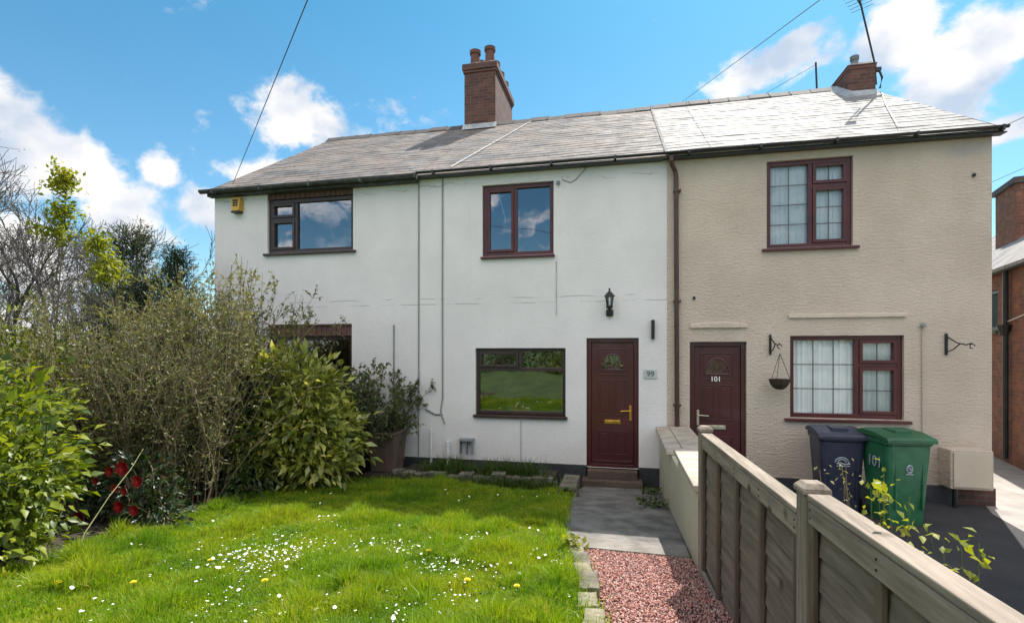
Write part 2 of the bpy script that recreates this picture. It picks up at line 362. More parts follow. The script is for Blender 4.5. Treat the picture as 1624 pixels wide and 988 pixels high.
def asphmat():
    m, nt, N, L, P = newmat('asphalt'); tc = N.new('ShaderNodeTexCoord'); v = tc.outputs['Object']
    c = ramp(N, L, noise(N, L, v, 1.3, 6, .6), [(.35, (.024,.023,.027)), (.65, (.048,.045,.047))])
    c = mixc(N, L, ramp(N, L, noise(N, L, v, 160, 2, .5), [(.58, (0,0,0)), (.72, (.7,.7,.7))]), c, (.14,.135,.13))
    L.new(c, P.inputs['Base Color']); P.inputs['Roughness'].default_value = .85
    L.new(bump(N, L, noise(N, L, v, 150, 3), .9, .012), P.inputs['Normal']); return m
ASPH = asphmat()
WOODY = woodmat('fence_wood_rail', (.35,.28,.22), (.12,.095,.07), axis=1)
WOODB = woodmat('fence_wood_board', (.22,.172,.13), (.058,.044,.032), axis=1)
WOODV = woodmat('fence_wood_post', (.33,.27,.215), (.12,.095,.072), axis=2)
WOODD = woodmat('fence_wood_batten', (.13,.085,.058), (.06,.038,.025), axis=2, knots=False)
BARK = pm('grey_bark', (.17,.145,.135), (.085,.075,.07), 9, .9)
TWIG = pm('brown_twig', (.26,.19,.115), (.13,.095,.06), 9, .85)
TWIG2 = pm('olive_twig', (.19,.16,.075), (.11,.09,.05), 9, .85)
GREENST = pm('green_stem', (.12,.16,.04), (.07,.09,.03), 9, .7)
BINB = pm('navy_bin_plastic', (.032,.036,.065), (.018,.020,.042), 7, .42, 90, .1, .002)
BINBL = pm('navy_bin_lid_plastic', (.035,.038,.065), (.02,.022,.04), 3, .5, 90, .1, .002)
BING = pm('green_bin_plastic', (.03,.15,.07), (.018,.10,.045), 7, .4, 90, .1, .002)
BINGL = pm('green_bin_lid_plastic', (.03,.12,.05), (.018,.08,.035), 3, .5, 90, .1, .002)
RUBBER = pm('black_rubber', (.015,.015,.015), None, 3, .7)
CABLE = pm('black_cable', (.07,.075,.085), None, 3, .6)

def groundmat():
    m, nt, N, L, P = newmat('turf'); tc = N.new('ShaderNodeTexCoord'); v = tc.outputs['Object']
    c = ramp(N, L, noise(N, L, v, 1.6, 6), [(.35, (.045,.075,.012)), (.65, (.085,.14,.02))])
    c = mixc(N, L, ramp(N, L, noise(N, L, v, 25, 5), [(.45, (0,0,0)), (.7, (.7,.7,.7))]), c, (.035,.04,.012))
    L.new(c, P.inputs['Base Color']); P.inputs['Roughness'].default_value = .95
    L.new(bump(N, L, noise(N, L, v, 40, 6), .8, .03), P.inputs['Normal']); return m
TURF = groundmat()
SOIL = pm('dark_soil', (.06,.045,.03), (.03,.022,.015), 9, .95, 30, 1, .04)

# ------------------------------------------------------------------ the ground
def gz(y, x=-3):
    """garden level: rises gently from the cottages towards the photographer"""
    if y >= 8.1: return 0.0
    return .11 * (8.1 - max(y, -3.0))
def xfence(y): return .616 + .049 * (4.01 - y)
def ground():
    ys = [-400, -60, -12, -3, -1, 0, 1, 2, 3, 4.0, 4.2, 5, 6, 7, 7.6, 8.1, 8.2, 10, 14, 20, 60, 400, 900]
    xs = ['-900', '-60', '-14', '-9', '-6', '-4', '-2', '-1', '0', 'a', 'b', '3', '6', '12', '60', '900']
    v = []; f = []
    for y in ys:
        for x in xs:
            if x in 'ab':
                xx = xfence(min(max(y, -6), 4.1)) + .045 if y < 4.15 else .74
                xx += .05 * (x == 'b')
            else: xx = float(x)
            right = x in ('b', '3', '6', '12', '60', '900')
            v.append((xx, y, -.004 if right else gz(y) - .004))
    nx = len(xs)
    for j in range(len(ys)-1):
        for i in range(nx-1): f.append((j*nx+i, j*nx+i+1, (j+1)*nx+i+1, (j+1)*nx+i))
    m = MB(); m.add(v, f); tag(m.build('ground', TURF), kind='structure')
ground()
def sheet(name, pts, mat, lift=.004, base=None, thick=0):
    m = MB(); P = [(x, y, (gz(y) if base is None else base) + lift) for x, y in pts]
    m.poly(P)
    if thick:
        Q = [(x, y, z - thick) for x, y, z in P]
        for i in range(len(P)):
            j = (i+1) % len(P); m.quad(P[i], Q[i], Q[j], P[j])
    return tag(m.build(name, mat), kind='structure')
sheet('asphalt_drive', [(.80, 8.18), (.80, 4.15), (.78, 3.9), (1.0, -3), (3.3, -3), (4.9, 7.07), (5.0, 7.8), (5.3, 8.9), (5.0, 8.9), (5.0, 8.18)], ASPH, base=0)
sheet('concrete_drive', [(3.02, -3), (14, -3), (14, 24), (9.6, 24), (5.6, 13), (5.2, 8.9), (4.76, 7.8), (4.65, 7.07)], CONC2, base=0, lift=.006)
sheet('path', [(-.55, 7.86), (-.66, 7.2), (-.66, 4.86), (.57, 4.80), (.585, 7.86)], CONC, lift=.02, thick=.05)
sheet('path_edge_slab', [(-.62, 4.84), (-.57, 4.47), (.56, 4.42), (.57, 4.785)], pm('slab_concrete', (.25,.225,.20), (.15,.135,.12), 5, .9, 70, .7, .01), lift=.024, thick=.06)
sheet('shrub_bed', [(-3.9, 1.0), (-3.95, 2.23), (-4.3, 3.9), (-4.5, 5.5), (-4.3, 6.9), (-3.6, 7.45), (-1.0, 7.5), (-.8, 7.6), (-.6, 8.0), (-.6, 8.19), (-9.5, 8.19), (-9.5, 1)], SOIL, lift=.006)

# ------------------------------------------------------------------ walls with openings
def wallfront(m, x0, x1, z0, z1, y, holes, reveal=.10, mi=0):
    xs = sorted({x0, x1, *[h[0] for h in holes], *[h[1] for h in holes]}); zs = sorted({z0, z1, *[h[2] for h in holes], *[h[3] for h in holes]})
    for i in range(len(xs)-1):
        for j in range(len(zs)-1):
            cx = (xs[i]+xs[i+1])/2; cz = (zs[j]+zs[j+1])/2
            if any(h[0] < cx < h[1] and h[2] < cz < h[3] for h in holes): continue
            m.quad((xs[i],y,zs[j]), (xs[i+1],y,zs[j]), (xs[i+1],y,zs[j+1]), (xs[i],y,zs[j+1]), mi)
    for a, b, c, d in holes:
        r = y + reveal
        m.quad((a,y,c),(a,r,c),(a,r,d),(a,y,d), mi); m.quad((b,y,c),(b,y,d),(b,r,d),(b,r,c), mi)
        m.quad((a,y,d),(a,r,d),(b,r,d),(b,y,d), mi); m.quad((a,y,c),(b,y,c),(b,r,c),(a,r,c), mi)
YF = 8.2; YB = 16.2; EZ = 5.14; RY = 12.2; RZ = 7.70
def zroof(y): return 5.2 + .637 * (min(y, 2*RY - y) - 8.2)

def wframe(mb, x0, x1, z0, z1, y0, y1, t):
    mb.box(x0, x0+t, y0, y1, z0, z1); mb.box(x1-t, x1, y0, y1, z0, z1)
    mb.box(x0+t, x1-t, y0, y1, z0, z0+t); mb.box(x0+t, x1-t, y0, y1, z1-t, z1)
def window(parent, x0, x1, z0, z1, cells, mat, glass, sillov=.06, t=.06, leads=None, net=False, sillt=.05, sash=()):
    """cells: list of (x0,x1,z0,z1) in fractions of the clear opening, each gets a pane; bars between them"""
    y0 = YF + .05; y1 = YF + .12
    F = MB(); wframe(F, x0, x1, z0, z1, y0, y1, t)
    fr = F.build('window', mat, parent, bevel=.006)
    ix0, ix1, iz0, iz1 = x0+t, x1-t, z0+t, z1-t; W = ix1-ix0; H = iz1-iz0
    for k, (a, b, c, d) in enumerate(cells):
        px0, px1, pz0, pz1 = ix0+a*W, ix0+b*W, iz0+c*H, iz0+d*H
        bt = .028
        if b < .99:
            B = MB().box(px1-bt, px1+bt, y0+.003, y1-.003, pz0, pz1); B.build('mullion', mat, fr, bevel=.004)
        if d < .99:
            B = MB().box(px0 + (bt if a > .01 else 0), px1 - (bt if b < .99 else 0), y0+.004, y1-.004, pz1-bt, pz1+bt); B.build('transom', mat, fr, bevel=.004)
        qx0 = px0 + (bt if a > .01 else 0); qx1 = px1 - (bt if b < .99 else 0); qz0 = pz0 + (bt if c > .01 else 0); qz1 = pz1 - (bt if d < .99 else 0)
        if k in sash:
            S = MB(); wframe(S, qx0+.002, qx1-.002, qz0+.002, qz1-.002, y0-.012, y1-.02, .045); S.build('sash', mat, fr, bevel=.004)
        G = MB().quad((qx0,y1-.03,qz0),(qx1,y1-.03,qz0),(qx1,y1-.03,qz1),(qx0,y1-.03,qz1)); G.build('pane', glass, fr)
        if leads:
            nx, nz = leads[k]; ly = y1-.034; Lm = MB(); w = .014
            o_ = .045 if k in sash else 0
            ax0, ax1, az0, az1 = qx0+o_, qx1-o_, qz0+o_, qz1-o_
            for i in range(1, nx): xx = ax0+(ax1-ax0)*i/nx; Lm.box(xx-w/2, xx+w/2, ly-.004, ly, az0, az1)
            for i in range(1, nz): zz = az0+(az1-az0)*i/nz; Lm.box(ax0, ax1, ly-.006, ly-.0045, zz-w/2, zz+w/2)
            Lm.build('lead_strips', LEADS, fr)
    S = MB(); S.hexa([(x0-sillov, YF-.055, z0-sillt), (x1+sillov, YF-.055, z0-sillt), (x1+sillov, y1, z0-sillt), (x0-sillov, y1, z0-sillt),
                      (x0-sillov, YF-.055, z0-.012), (x1+sillov, YF-.055, z0-.012), (x1+sillov, y1, z0-.001), (x0-sillov, y1, z0-.001)])
    S.build('sill', mat, fr, bevel=.006)
    if net:
        n = 140; vs = []; fs = []
        for i in range(n+1):
            xx = x0+.02+(x1-x0-.04)*i/n; yy = y1 + .03 + .010*math.sin(i*.9) + .008*math.sin(i*2.3+1)
            vs += [(xx, yy, z0+.02), (xx, yy, z1+.05)]
        for i in range(n): fs.append((2*i, 2*i+2, 2*i+3, 2*i+1))
        C = MB().add(vs, fs); C.build('net_curtain', NET, fr, smooth=True)
    return fr

def textmesh(name, s, size, loc, mat, parent, rotx=90, rotz=0, extrude=.003, local=False, bold=0):
    cu = bpy.data.curves.new(name, 'FONT'); cu.body = s; cu.size = size; cu.align_x = 'CENTER'; cu.align_y = 'CENTER'; cu.extrude = extrude; cu.offset = bold
    t = bpy.data.objects.new(name, cu); col.objects.link(t); bpy.context.view_layer.update()
    me = bpy.data.meshes.new_from_object(t.evaluated_get(bpy.context.evaluated_depsgraph_get())); bpy.data.objects.remove(t)
    me.materials.clear(); me.materials.append(mat)
    o = bpy.data.objects.new(name, me); col.objects.link(o); o.parent = parent
    off = np.zeros(3) if local else org(parent)
    o.location = (loc[0]-off[0], loc[1]-off[1], loc[2]-off[2]); o.rotation_euler = (R(rotx), 0, R(rotz)); return o

def panel(mb, x0, x1, z0, z1, y, w=.02, h=.010):
    """raised moulding round a sunk field"""
    mb.box(x0, x1, y-h, y, z0, z0+w); mb.box(x0, x1, y-h, y, z1-w, z1); mb.box(x0, x0+w, y-h, y, z0+w, z1-w); mb.box(x1-w, x1, y-h, y, z0+w, z1-w)
    mb.box(x0+w*2, x1-w*2, y-h*.6, y, z0+w*2, z1-w*2)
def door(parent, x0, x1, z0, z1, handle_left, brass, fan_glass, number=None):
    y0 = YF+.05
    F = MB(); t = .07
    F.box(x0, x0+t, y0, y0+.09, z0, z1); F.box(x1-t, x1, y0, y0+.09, z0, z1); F.box(x0+t, x1-t, y0, y0+.09, z1-t, z1)
    F.box(x0+t, x1-t, y0-.02, y0+.10, z0, z0+.055)
    a, b = x0+t+.004, x1-t-.004; yd = y0+.028; c = z0+.058; d = z1-t-.004; W = b-a; H = d-c
    D = MB().box(a, b, yd, yd+.05, c, d)
    m_ = (a+b)/2
    panel(D, a+.16*W, m_-.03, c+.07*H, c+.27*H, yd); panel(D, m_+.03, b-.16*W, c+.07*H, c+.27*H, yd)
    panel(D, a+.16*W, m_-.03, c+.40*H, c+.69*H, yd); panel(D, m_+.03, b-.16*W, c+.40*H, c+.69*H, yd)
    panel(D, a+.14*W, b-.14*W, c+.73*H, c+.95*H, yd)
    D.box(a+.02, b-.02, yd-.018, yd, c+.005, c+.05)
    dr = D.build('door', MAROON, parent, bevel=.003)
    F.build('door_frame', MAROON, dr, bevel=.005)
    # half-round fanlight with sunburst bars
    fz = c+.775*H; rx = .26*W; rz = .13*H; n = 16
    G = MB(); pts = [(m_+rx*math.cos(math.pi*i/n), yd-.010, fz+rz*math.sin(math.pi*i/n)) for i in range(n+1)]
    G.poly(pts); G.build('fanlight', fan_glass, dr)
    B = MB(); B.tube(pts, .010, 6); B.tube([pts[0], pts[-1]], .010, 6)
    for k in range(1, 5):
        w = math.pi*k/5; B.tube([(m_+.06*math.cos(w), yd-.012, fz+.04*math.sin(w)), (m_+rx*math.cos(w), yd-.012, fz+rz*math.sin(w))], .006, 5)
    B.tube([(m_+.06*math.cos(math.pi*i/6), yd-.012, fz+.04*math.sin(math.pi*i/6)) for i in range(7)], .008, 5)
    B.build('fanlight_bars', MAROON, dr)
    LB = MB().box(m_-.125, m_+.125, yd-.016, yd, c+.345*H-.032, c+.345*H+.032).box(m_-.105, m_+.105, yd-.022, yd-.016, c+.345*H-.016, c+.345*H+.018)
    LB.build('letterbox', brass, dr, bevel=.003)
    hx = a+.055 if handle_left else b-.055; s = 1 if handle_left else -1; hz = c+.43*H
    Hn = MB().box(hx-.018, hx+.018, yd-.012, yd, hz-.14, hz+.10)
    Hn.tube([(hx, yd-.01, hz+.02), (hx, yd-.055, hz+.02), (hx+s*.03, yd-.062, hz+.02), (hx+s*.15, yd-.058, hz+.012)], .011, 8)
    Hn.build('handle', brass, dr, bevel=.003)
    if number: textmesh('house_number', number, .105, (m_-.02, yd-.014, c+.735*H), LETTER, dr, bold=.002)
    return dr

def roofpart(parent, x0, x1, mat, lift=0.0, name='roof', ye=8.04):
    m = MB(); n = 25; sl = math.sqrt(1+.637**2)
    Y = [ye + (RY-ye)*i/n for i in range(n+1)]
    def z(y): return zroof(y) + lift
    for i in range(n):
        y0, y1 = Y[i], Y[i+1]; t = .013
        wob = lambda: 0
        # split in x so each course sags a little, like old slates
        nx = max(3, int((x1-x0)/.45)); prev = None
        for k in range(nx+1):
            x = x0+(x1-x0)*k/nx; s_ = .010*math.sin(x*1.1+i*.12)+.0025*math.sin(x*3.9+i*1.3)+.003*random.uniform(-1, 1)
            cur = [(x, y0, z(y0)+t+s_), (x, y1, z(y1)+.006+s_), (x, y0, z(y0)-.004+s_)]
            if prev:
                m.quad(prev[0], cur[0], cur[1], prev[1]); m.quad(prev[2], cur[2], cur[0], prev[0])
            prev = cur
    # rear slope, edges, underside
    m.quad((x0,RY,z(RY)), (x1,RY,z(RY)), (x1,2*RY-ye,z(ye)), (x0,2*RY-ye,z(ye)))
    for x in (x0, x1):
        m.poly([(x, ye, z(ye)-.02), (x, RY, z(RY)-.05), (x, RY, z(RY)+.004), (x, ye, z(ye)+.012)])
    m.quad((x0,ye,z(ye)-.02), (x1,ye,z(ye)-.02), (x1,RY,z(RY)-.06), (x0,RY,z(RY)-.06))
    m.quad((x0,ye,z(ye)-.02), (x1,ye,z(ye)-.02), (x1,ye,z(ye)-.002), (x0,ye,z(ye)-.002))
    r = m.build(name, mat, parent)
    # ridge tiles: short overlapping angle tiles
    T = MB(); x = x0; L_ = .42
    while x < x1-.05:
        e = min(x+L_, x1); dz = .012*random.uniform(-1, 1); q = lift+dz
        for (xa, xb, g) in ((x, e-.03, 0), (e-.03, e, .012)):
            T.add([(xa,RY-.14,z(RY-.14)+.03+g+dz),(xb,RY-.14,z(RY-.14)+.03+g+dz),(xb,RY,RZ+.13+g+q),(xa,RY,RZ+.13+g+q),(xb,RY+.14,z(RY-.14)+.03+g+dz),(xa,RY+.14,z(RY-.14)+.03+g+dz),
                   (xa,RY-.14,z(RY-.14)+.005),(xb,RY-.14,z(RY-.14)+.005)],
                  [(0,1,2,3),(3,2,4,5),(6,7,1,0),(0,3,5),(1,4,2)])
        x = e
    T.build('ridge_tiles', RIDGE, r)
    return r
def gutter(parent, x0, x1, rad, mat, y=8.0, z=5.135, brk=1.0):
    m = MB(); n = 8; r0, r1 = rad, rad-.012
    pr = [(y+r0*math.cos(math.pi+math.pi*i/n), z+r0*math.sin(math.pi+math.pi*i/n)) for i in range(n+1)] + \
         [(y+r1*math.cos(2*math.pi-math.pi*i/n), z+r1*math.sin(2*math.pi-math.pi*i/n)) for i in range(n+1)]
    k = len(pr); vs = [(x0, *p) for p in pr]+[(x1, *p) for p in pr]
    m.add(vs, [(i, (i+1) % k, (i+1) % k+k, i+k) for i in range(k)]); m.poly([(x0, *p) for p in pr[:n+1]]); m.poly([(x1, *p) for p in pr[:n+1]])
    g = m.build('gutter', mat, parent)
    x = x0+.3
    while x < x1:
        B = MB().box(x-.018, x+.018, y-rad-.006, y+rad+.06, z-rad-.012, z+.006); x += brk
        B.build('gutter_bracket', mat, g)
    return g

def pot(parent, x, y, z, h=.42, r=.105, mat=None):
    m = MB().lathe([(r*1.12, 0), (r*1.12, .04), (r, .06), (r*.9, h-.09), (r*1.12, h-.08), (r*1.15, h), (r*.86, h), (r*.8, h-.12)], (x, y, z), 16)
    return m.build('chimney_pot', mat or POTM, parent, smooth=False)
POTM = pm('terracotta_pot', (.20,.085,.06), (.11,.055,.045), 7, .85)

# ---- cottage 1: white, far left
def base_shell(root, x0, x1, holes, mat, gl=False, gr=False, plinth=.30):
    m = MB(); wallfront(m, x0, x1, plinth-.001, EZ, YF, [h for h in holes])
    if gl: m.poly([(x0,YF,0),(x0,YF,EZ),(x0,RY,RZ-.06),(x0,YB,EZ),(x0,YB,0)])
    if gr: m.poly([(x1,YF,0),(x1,YF,EZ),(x1,RY,RZ-.06),(x1,YB,EZ),(x1,YB,0)])
    m.quad((x0,YB,0),(x1,YB,0),(x1,YB,EZ),(x0,YB,EZ))
    w = m.build('wall', mat, root)
    # rooms behind the windows: a dividing floor and a back partition, so nothing is seen through
    k = MB().box(x0+.3, x1-.3, YF+.35, YF+3.4, 2.42, 2.6); k.quad((x0+.02,YF+3.2,0),(x1-.02,YF+3.2,0),(x1-.02,YF+3.2,EZ),(x0+.02,YF+3.2,EZ))
    k.quad((x0+.02,YF+.2,.05),(x1-.02,YF+.2,.05),(x1-.02,YF+3.2,.05),(x0+.02,YF+3.2,.05))
    k.quad((x0+.02,YF+.12,0),(x0+.02,YF+3.2,0),(x0+.02,YF+3.2,EZ-.1),(x0+.02,YF+.12,EZ-.1)); k.quad((x1-.02,YF+.12,0),(x1-.02,YF+3.2,0),(x1-.02,YF+3.2,EZ-.1),(x1-.02,YF+.12,EZ-.1))
    k.build('room_lining', ROOM, root)
    return w
def plinthpart(root, x0, x1, gaps, z1=.30, mat=None):
    m = MB(); xs = [x0]
    for a, b in gaps: xs += [a, b]
    xs.append(x1)
    for i in range(0, len(xs), 2): m.box(xs[i], xs[i+1], YF-.02, YF+.08, -.05, z1)
    return m.build('plinth', mat or PLINTH, root, bevel=.008)

c1 = thing('cottage', (-5.5, 8.2, 0), 'white rendered end cottage at the left with a yellow alarm box under its eaves', 'house')
H1 = [(-6.423, -4.674, 3.94, 5.14), (-6.40, -4.699, 1.05, 2.62)]
base_shell(c1, -7.57, -3.415, H1, WHITE, gl=True); plinthpart(c1, -7.57, -3.415, [])
window(c1, -6.423, -4.674, 3.94, 4.93, [(0,.31,0,.66),(0,.31,.66,1),(.31,1,0,1)], DARKF, GLASS, t=.07, sash=(0,1))
window(c1, -6.40, -4.699, 1.05, 2.40, [(0,.31,0,1),(.31,1,0,1)], DARKF, GLASS, t=.07)
def cladding(root, x0, x1, z0, z1):
    m = MB(); n = int((x1-x0)/.05)
    for i in range(n):
        a = x0+(x1-x0)*i/n; b = x0+(x1-x0)*(i+1)/n; m.box(a+.003, b-.003, YF+.01+.008*(i % 2), YF+.08, z0, z1)
    m.box(x0, x1, YF-.012, YF+.1, z1-.006, z1+.02); m.build('fluted_cladding', SHING, root)
cladding(c1, -6.42, -4.677, 4.935, 5.12); cladding(c1, -6.397, -4.702, 2.405, 2.60)
r1 = roofpart(c1, -7.68, -3.41, SLATE1)
gutter(c1, -7.70, -3.40, .062, GREYGUT, z=5.125)
MB().box(-7.62, -3.42, 8.07, 8.19, 5.03, 5.12).build('fascia', GREYGUT, c1)
def alarm():
    x0, x1, z0, z1 = -7.13, -6.93, 4.74, 5.0
    m = MB().hexa([(x0+.02,8.09,z0),(x1-.02,8.09,z0),(x1,8.2,z0),(x0,8.2,z0),(x0,8.11,z1),(x1,8.11,z1),(x1,8.2,z1),(x0,8.2,z1)])
    a = m.build('alarm_box', YELLOW, c1, bevel=.012)
    l = MB()
    for i in range(2):
        for j in range(3): l.box(x0+.05+i*.055, x0+.09+i*.055, 8.09, 8.112, z0+.09+j*.045, z0+.12+j*.045)
    l.build('louvre', IRON, a)
    MB().box(x0+.01, x1-.01, 8.085, 8.195, z0-.03, z0-.003).build('base_strip', IRON, a, bevel=.006)
alarm()
# chimney shared with the middle cottage
def chimney(parent, x0, x1, y0, y1, zb, zt, brick, corb=.05, corbh=.22):
    m = MB().box(x0, x1, y0, y1, zb, zt-corbh+.01)
    c = m.build('chimney', brick, parent)
    k = MB().box(x0-corb*.6, x1+corb*.6, y0-corb*.6, y1+corb*.6, zt-corbh+.012, zt-corbh+.075).box(x0-corb, x1+corb, y0-corb, y1+corb, zt-corbh+.077, zt)
    k.build('corbel', brick, c, bevel=.006)
    s = MB().hexa([(x0-corb+.03,y0-corb+.03,zt),(x1+corb-.03,y0-corb+.03,zt),(x1+corb-.03,y1+corb-.03,zt),(x0-corb+.03,y1+corb-.03,zt),
                   (x0+.06,y0+.06,zt+.07),(x1-.06,y0+.06,zt+.07),(x1-.06,y1-.06,zt+.07),(x0+.06,y1-.06,zt+.07)])
    s.build('flaunching', MORTAR, c)
    return c
ch = chimney(r1, -3.79, -3.0, 11.96, 13.9, 7.2, 9.19, BRICK)
for j in range(4):
    pot(ch, -3.20, 12.2+j*.5, 9.24, .44 if j == 0 else .34, .125); 
    pot(ch, -3.58, 12.2+j*.5, 9.24, .40, .125)
def flash(parent, x0, x1, y0, zt):
    m = MB().hexa([(x0-.03,y0-.14,zroof(y0-.14)+.03),(x1+.03,y0-.14,zroof(y0-.14)+.03),(x1+.03,y0-.005,zroof(y0)+.03),(x0-.03,y0-.005,zroof(y0)+.03),
                   (x0-.03,y0-.14,zroof(y0-.14)+.04),(x1+.03,y0-.14,zroof(y0-.14)+.04),(x1+.03,y0-.012,zroof(y0)+.12),(x0-.03,y0-.012,zroof(y0)+.12)])
    m.build('flashing', LEAD, parent)
flash(ch, -3.79, -3.0, 11.96, 0)

# ---- cottage 2: white, middle
c2 = thing('cottage', (-1.36, 8.2, 0), 'white rendered middle cottage with black lantern above a maroon door', 'house')
H2 = [(-2.284, -1.077, 3.72, 4.915), (-2.405, -.881, 1.045, 2.182), (-.546, .273, .27, 2.342)]
base_shell(c2, -3.413, .70, H2, WHITE, gl=True, gr=True); plinthpart(c2, -3.413, .70, [(-.546, .273)])
window(c2, -2.284, -1.077, 3.72, 4.915, [(0,.46,0,1),(.46,1,0,1)], MAHOG, GLASS, t=.07, sash=(0,), sillov=.02)
window(c2, -2.405, -.881, 1.075, 2.182, [(0,1,0,.70),(0,.5,.70,1),(.5,1,.70,1)], DARKF, GLASS, t=.055, sash=(1,), sillov=.03, sillt=.055)
door(c2, -.546, .273, .27, 2.342, False, GOLD, DARKGL if 'DARKGL' in globals() else GLASS)
r2 = roofpart(c2, -3.405, .695, SLATE1, ye=8.06)
gutter(c2, -3.39, .70, .034, BLACKP, z=5.155)
MB().box(-3.41, .69, 8.08, 8.19, 5.105, 5.14).box(-3.40, .63, 8.055, 8.19, 5.085, 5.10).build('fascia', BLACKP, c2)
MB().tube([(-2.90, 8.35, zroof(8.35)+.035), (-2.5, 10.3, zroof(10.3)+.035), (-2.13, 12.1, zroof(12.1)+.035)], .009, 6).build('roof_cable', LEAD, r2)
m = MB(); m.hexa([(.672,8.05,zroof(8.05)+.01),(.71,8.05,zroof(8.05)+.01),(.71,12.1,zroof(12.1)+.01),(.672,12.1,zroof(12.1)+.01),(.672,8.05,zroof(8.05)+.035),(.71,8.05,zroof(8.05)+.055),(.71,12.1,zroof(12.1)+.055),(.672,12.1,zroof(12.1)+.03)])
m.build('roof_joint', MORTAR, r2)
def lantern(root, x, z):
    y = 8.2; m = MB()
    m.lathe([(.045, -.02), (.052, .0), (.045, .02)], (x, y-.02, z-.06), 12)  # wall boss
    lan = MB().lathe([(.012,.36),(.016,.33),(.01,.315),(.03,.30),(.055,.27),(.085,.235),(.088,.225),(.05,.222)], (x, y-.14, z-.03), 8)
    cage = MB()
    for k in range(6):
        w = 2*math.pi*k/6+.2; cage.tube([(x+.064*math.cos(w), y-.14+.064*math.sin(w), z+.20), (x+.042*math.cos(w), y-.14+.042*math.sin(w), z+.05)], .006, 5)
    cage.lathe([(.048,.06),(.055,.045),(.05,.02),(.025,-.0),(.012,-.03),(.003,-.05)], (x, y-.14, z), 12)
    cage.tube([(x, y-.14, z-.01), (x, y-.09, z-.07), (x, y-.02, z-.06)], .011, 6)
    cage.lathe([(.05,-.055),(.058,-.03),(.058,.03),(.05,.055)], (x, y-.03, z-.05), 14, sy=.5)
    l = lan.build('lantern', IRON, root); cage.build('lantern_frame', IRON, l)
    g = MB().lathe([(.040,.055),(.058,.195)], (x, y-.14, z), 6); g.build('lantern_glass', GLASSN, l)
lantern(c2, -.177, 2.79)
MB().box(.462, .512, 8.13, 8.2, 2.32, 2.62).build('wall_bracket', IRON, c2, bevel=.008)
pl = MB().box(.352, .548, 8.185, 8.2, 1.70, 1.845).build('number_plate', pm('slate_plate', (.50,.53,.52), (.38,.41,.40), 18, .5), c2, bevel=.006)
textmesh('plate_number', '99', .125, (.45, 8.182, 1.772), pm('dark_letter', (.16,.17,.17), None, 5, .6), pl, bold=.001)
def wire(parent, pts, r=.010, mat=None, name='cable'): return MB().tube(pts, r, 6).build(name, mat or GREYPL, parent)
wire(c1, [(-3.422, 8.19, 5.05), (-3.425, 8.19, .32)], .011)
wire(c2, [(-2.985, 8.187, 5.08), (-2.99, 8.187, 3.2), (-2.985, 8.187, 1.35), (-3.02, 8.187, 1.1), (-2.95, 8.187, .9)], .012)
wire(c2, [(-3.30, 8.18, 1.14), (-3.12, 8.185, 1.05), (-2.99, 8.185, 1.05)], .014)
wire(c1, [(-3.886, 8.187, 2.59), (-3.886, 8.187, .95)], .013)
wire(c2, [(-3.184, 8.17, .80), (-3.184, 8.17, .12)], .022, WHITEPL, 'waste_pipe')
wire(c2, [(-2.876, 8.16, .60), (-2.876, 8.16, .10)], .036, WHITEPL, 'waste_pipe')
wire(c2, [(-1.03, 8.19, 3.6), (-1.03, 8.19, 2.72)], .006, LEAD)
wire(c2, [(-1.62, 8.19, .98), (-1.62, 8.19, .33)], .006, LEAD)
wire(c2, [(-.94, 8.19, 4.92), (-.80, 8.19, 4.86), (-.72, 8.19, 4.9), (-.52, 8.19, 5.1)], .006)
MB().lathe([(.03,0),(.03,.05)], (-1.0, 8.17, 4.84), 8).build('wall_sensor', GREYPL, c2)
v = MB().box(-2.66, -2.42, 8.08, 8.2, .62, .665).build('wall_vent', GREYPL, c2, bevel=.005)
for xx in (-2.65, -2.54, -2.44): MB().box(xx-.006, xx+.006, 8.10, 8.19, .40, .618).build('vent_bar', GREYPL, v)
MB().tube([(-2.405+.01, 8.185, 4.78), (-2.405+.01, 8.185, 4.79)], .01, 6)

# ---- cottage 3: beige, right
c3 = thing('cottage', (2.85, 8.2, 0), 'beige rendered end cottage with leaded windows and a maroon door', 'house')
H3 = [(2.135, 3.291, 3.67, 4.972), (2.455, 3.94, 1.15, 2.36), (1.038, 1.854, .25, 2.276)]
base_shell(c3, .702, 5.0, H3, BEIGE, gr=True, plinth=.25); plinthpart(c3, .702, 5.0, [(1.038, 1.854)], z1=.25)
MB().box(4.55, 5.03, 8.165, 8.6, 0, .252).build('exposed_brick', brickmat('sooty_brick', (.14,.06,.045), (.07,.035,.03), (.10,.09,.08)), c3, bevel=.01)
window(c3, 2.135, 3.291, 3.67, 4.972, [(0,.53,0,1),(.53,1,0,.72),(.53,1,.72,1)], MAHOG, GLASSN, t=.065, sash=(1,2), leads=[(2,4),(2,3),(2,1)], net=True, sillov=.07)
window(c3, 2.455, 3.94, 1.15, 2.36, [(0,.62,0,1),(.62,1,0,.66),(.62,1,.66,1)], MAHOG, GLASSN, t=.065, sash=(1,2), leads=[(3,3),(2,2),(2,1)], net=True, sillov=.08)
door(c3, 1.038, 1.854, .25, 2.276, True, SILVER, GLASSN, '101')
r3 = roofpart(c3, .71, 5.06, SLATE2, lift=.03)
gutter(c3, .70, 5.07, .034, BLACKP, z=5.155)
MB().box(.71, 5.06, 8.07, 8.19, 5.105, 5.14).box(.72, 5.09, 8.055, 8.19, 5.085, 5.10).build('fascia', BLACKP, c3)
dp = MB().tube([(.745, 8.0, 5.10), (.745, 8.0, 5.03), (.76, 8.05, 4.98), (.815, 8.13, 4.90), (.83, 8.14, 4.82), (.845, 8.14, .9), (.845, 8.14, .22), (.85, 8.06, .12)], .036, 10).build('downpipe', BROWNP, c3)
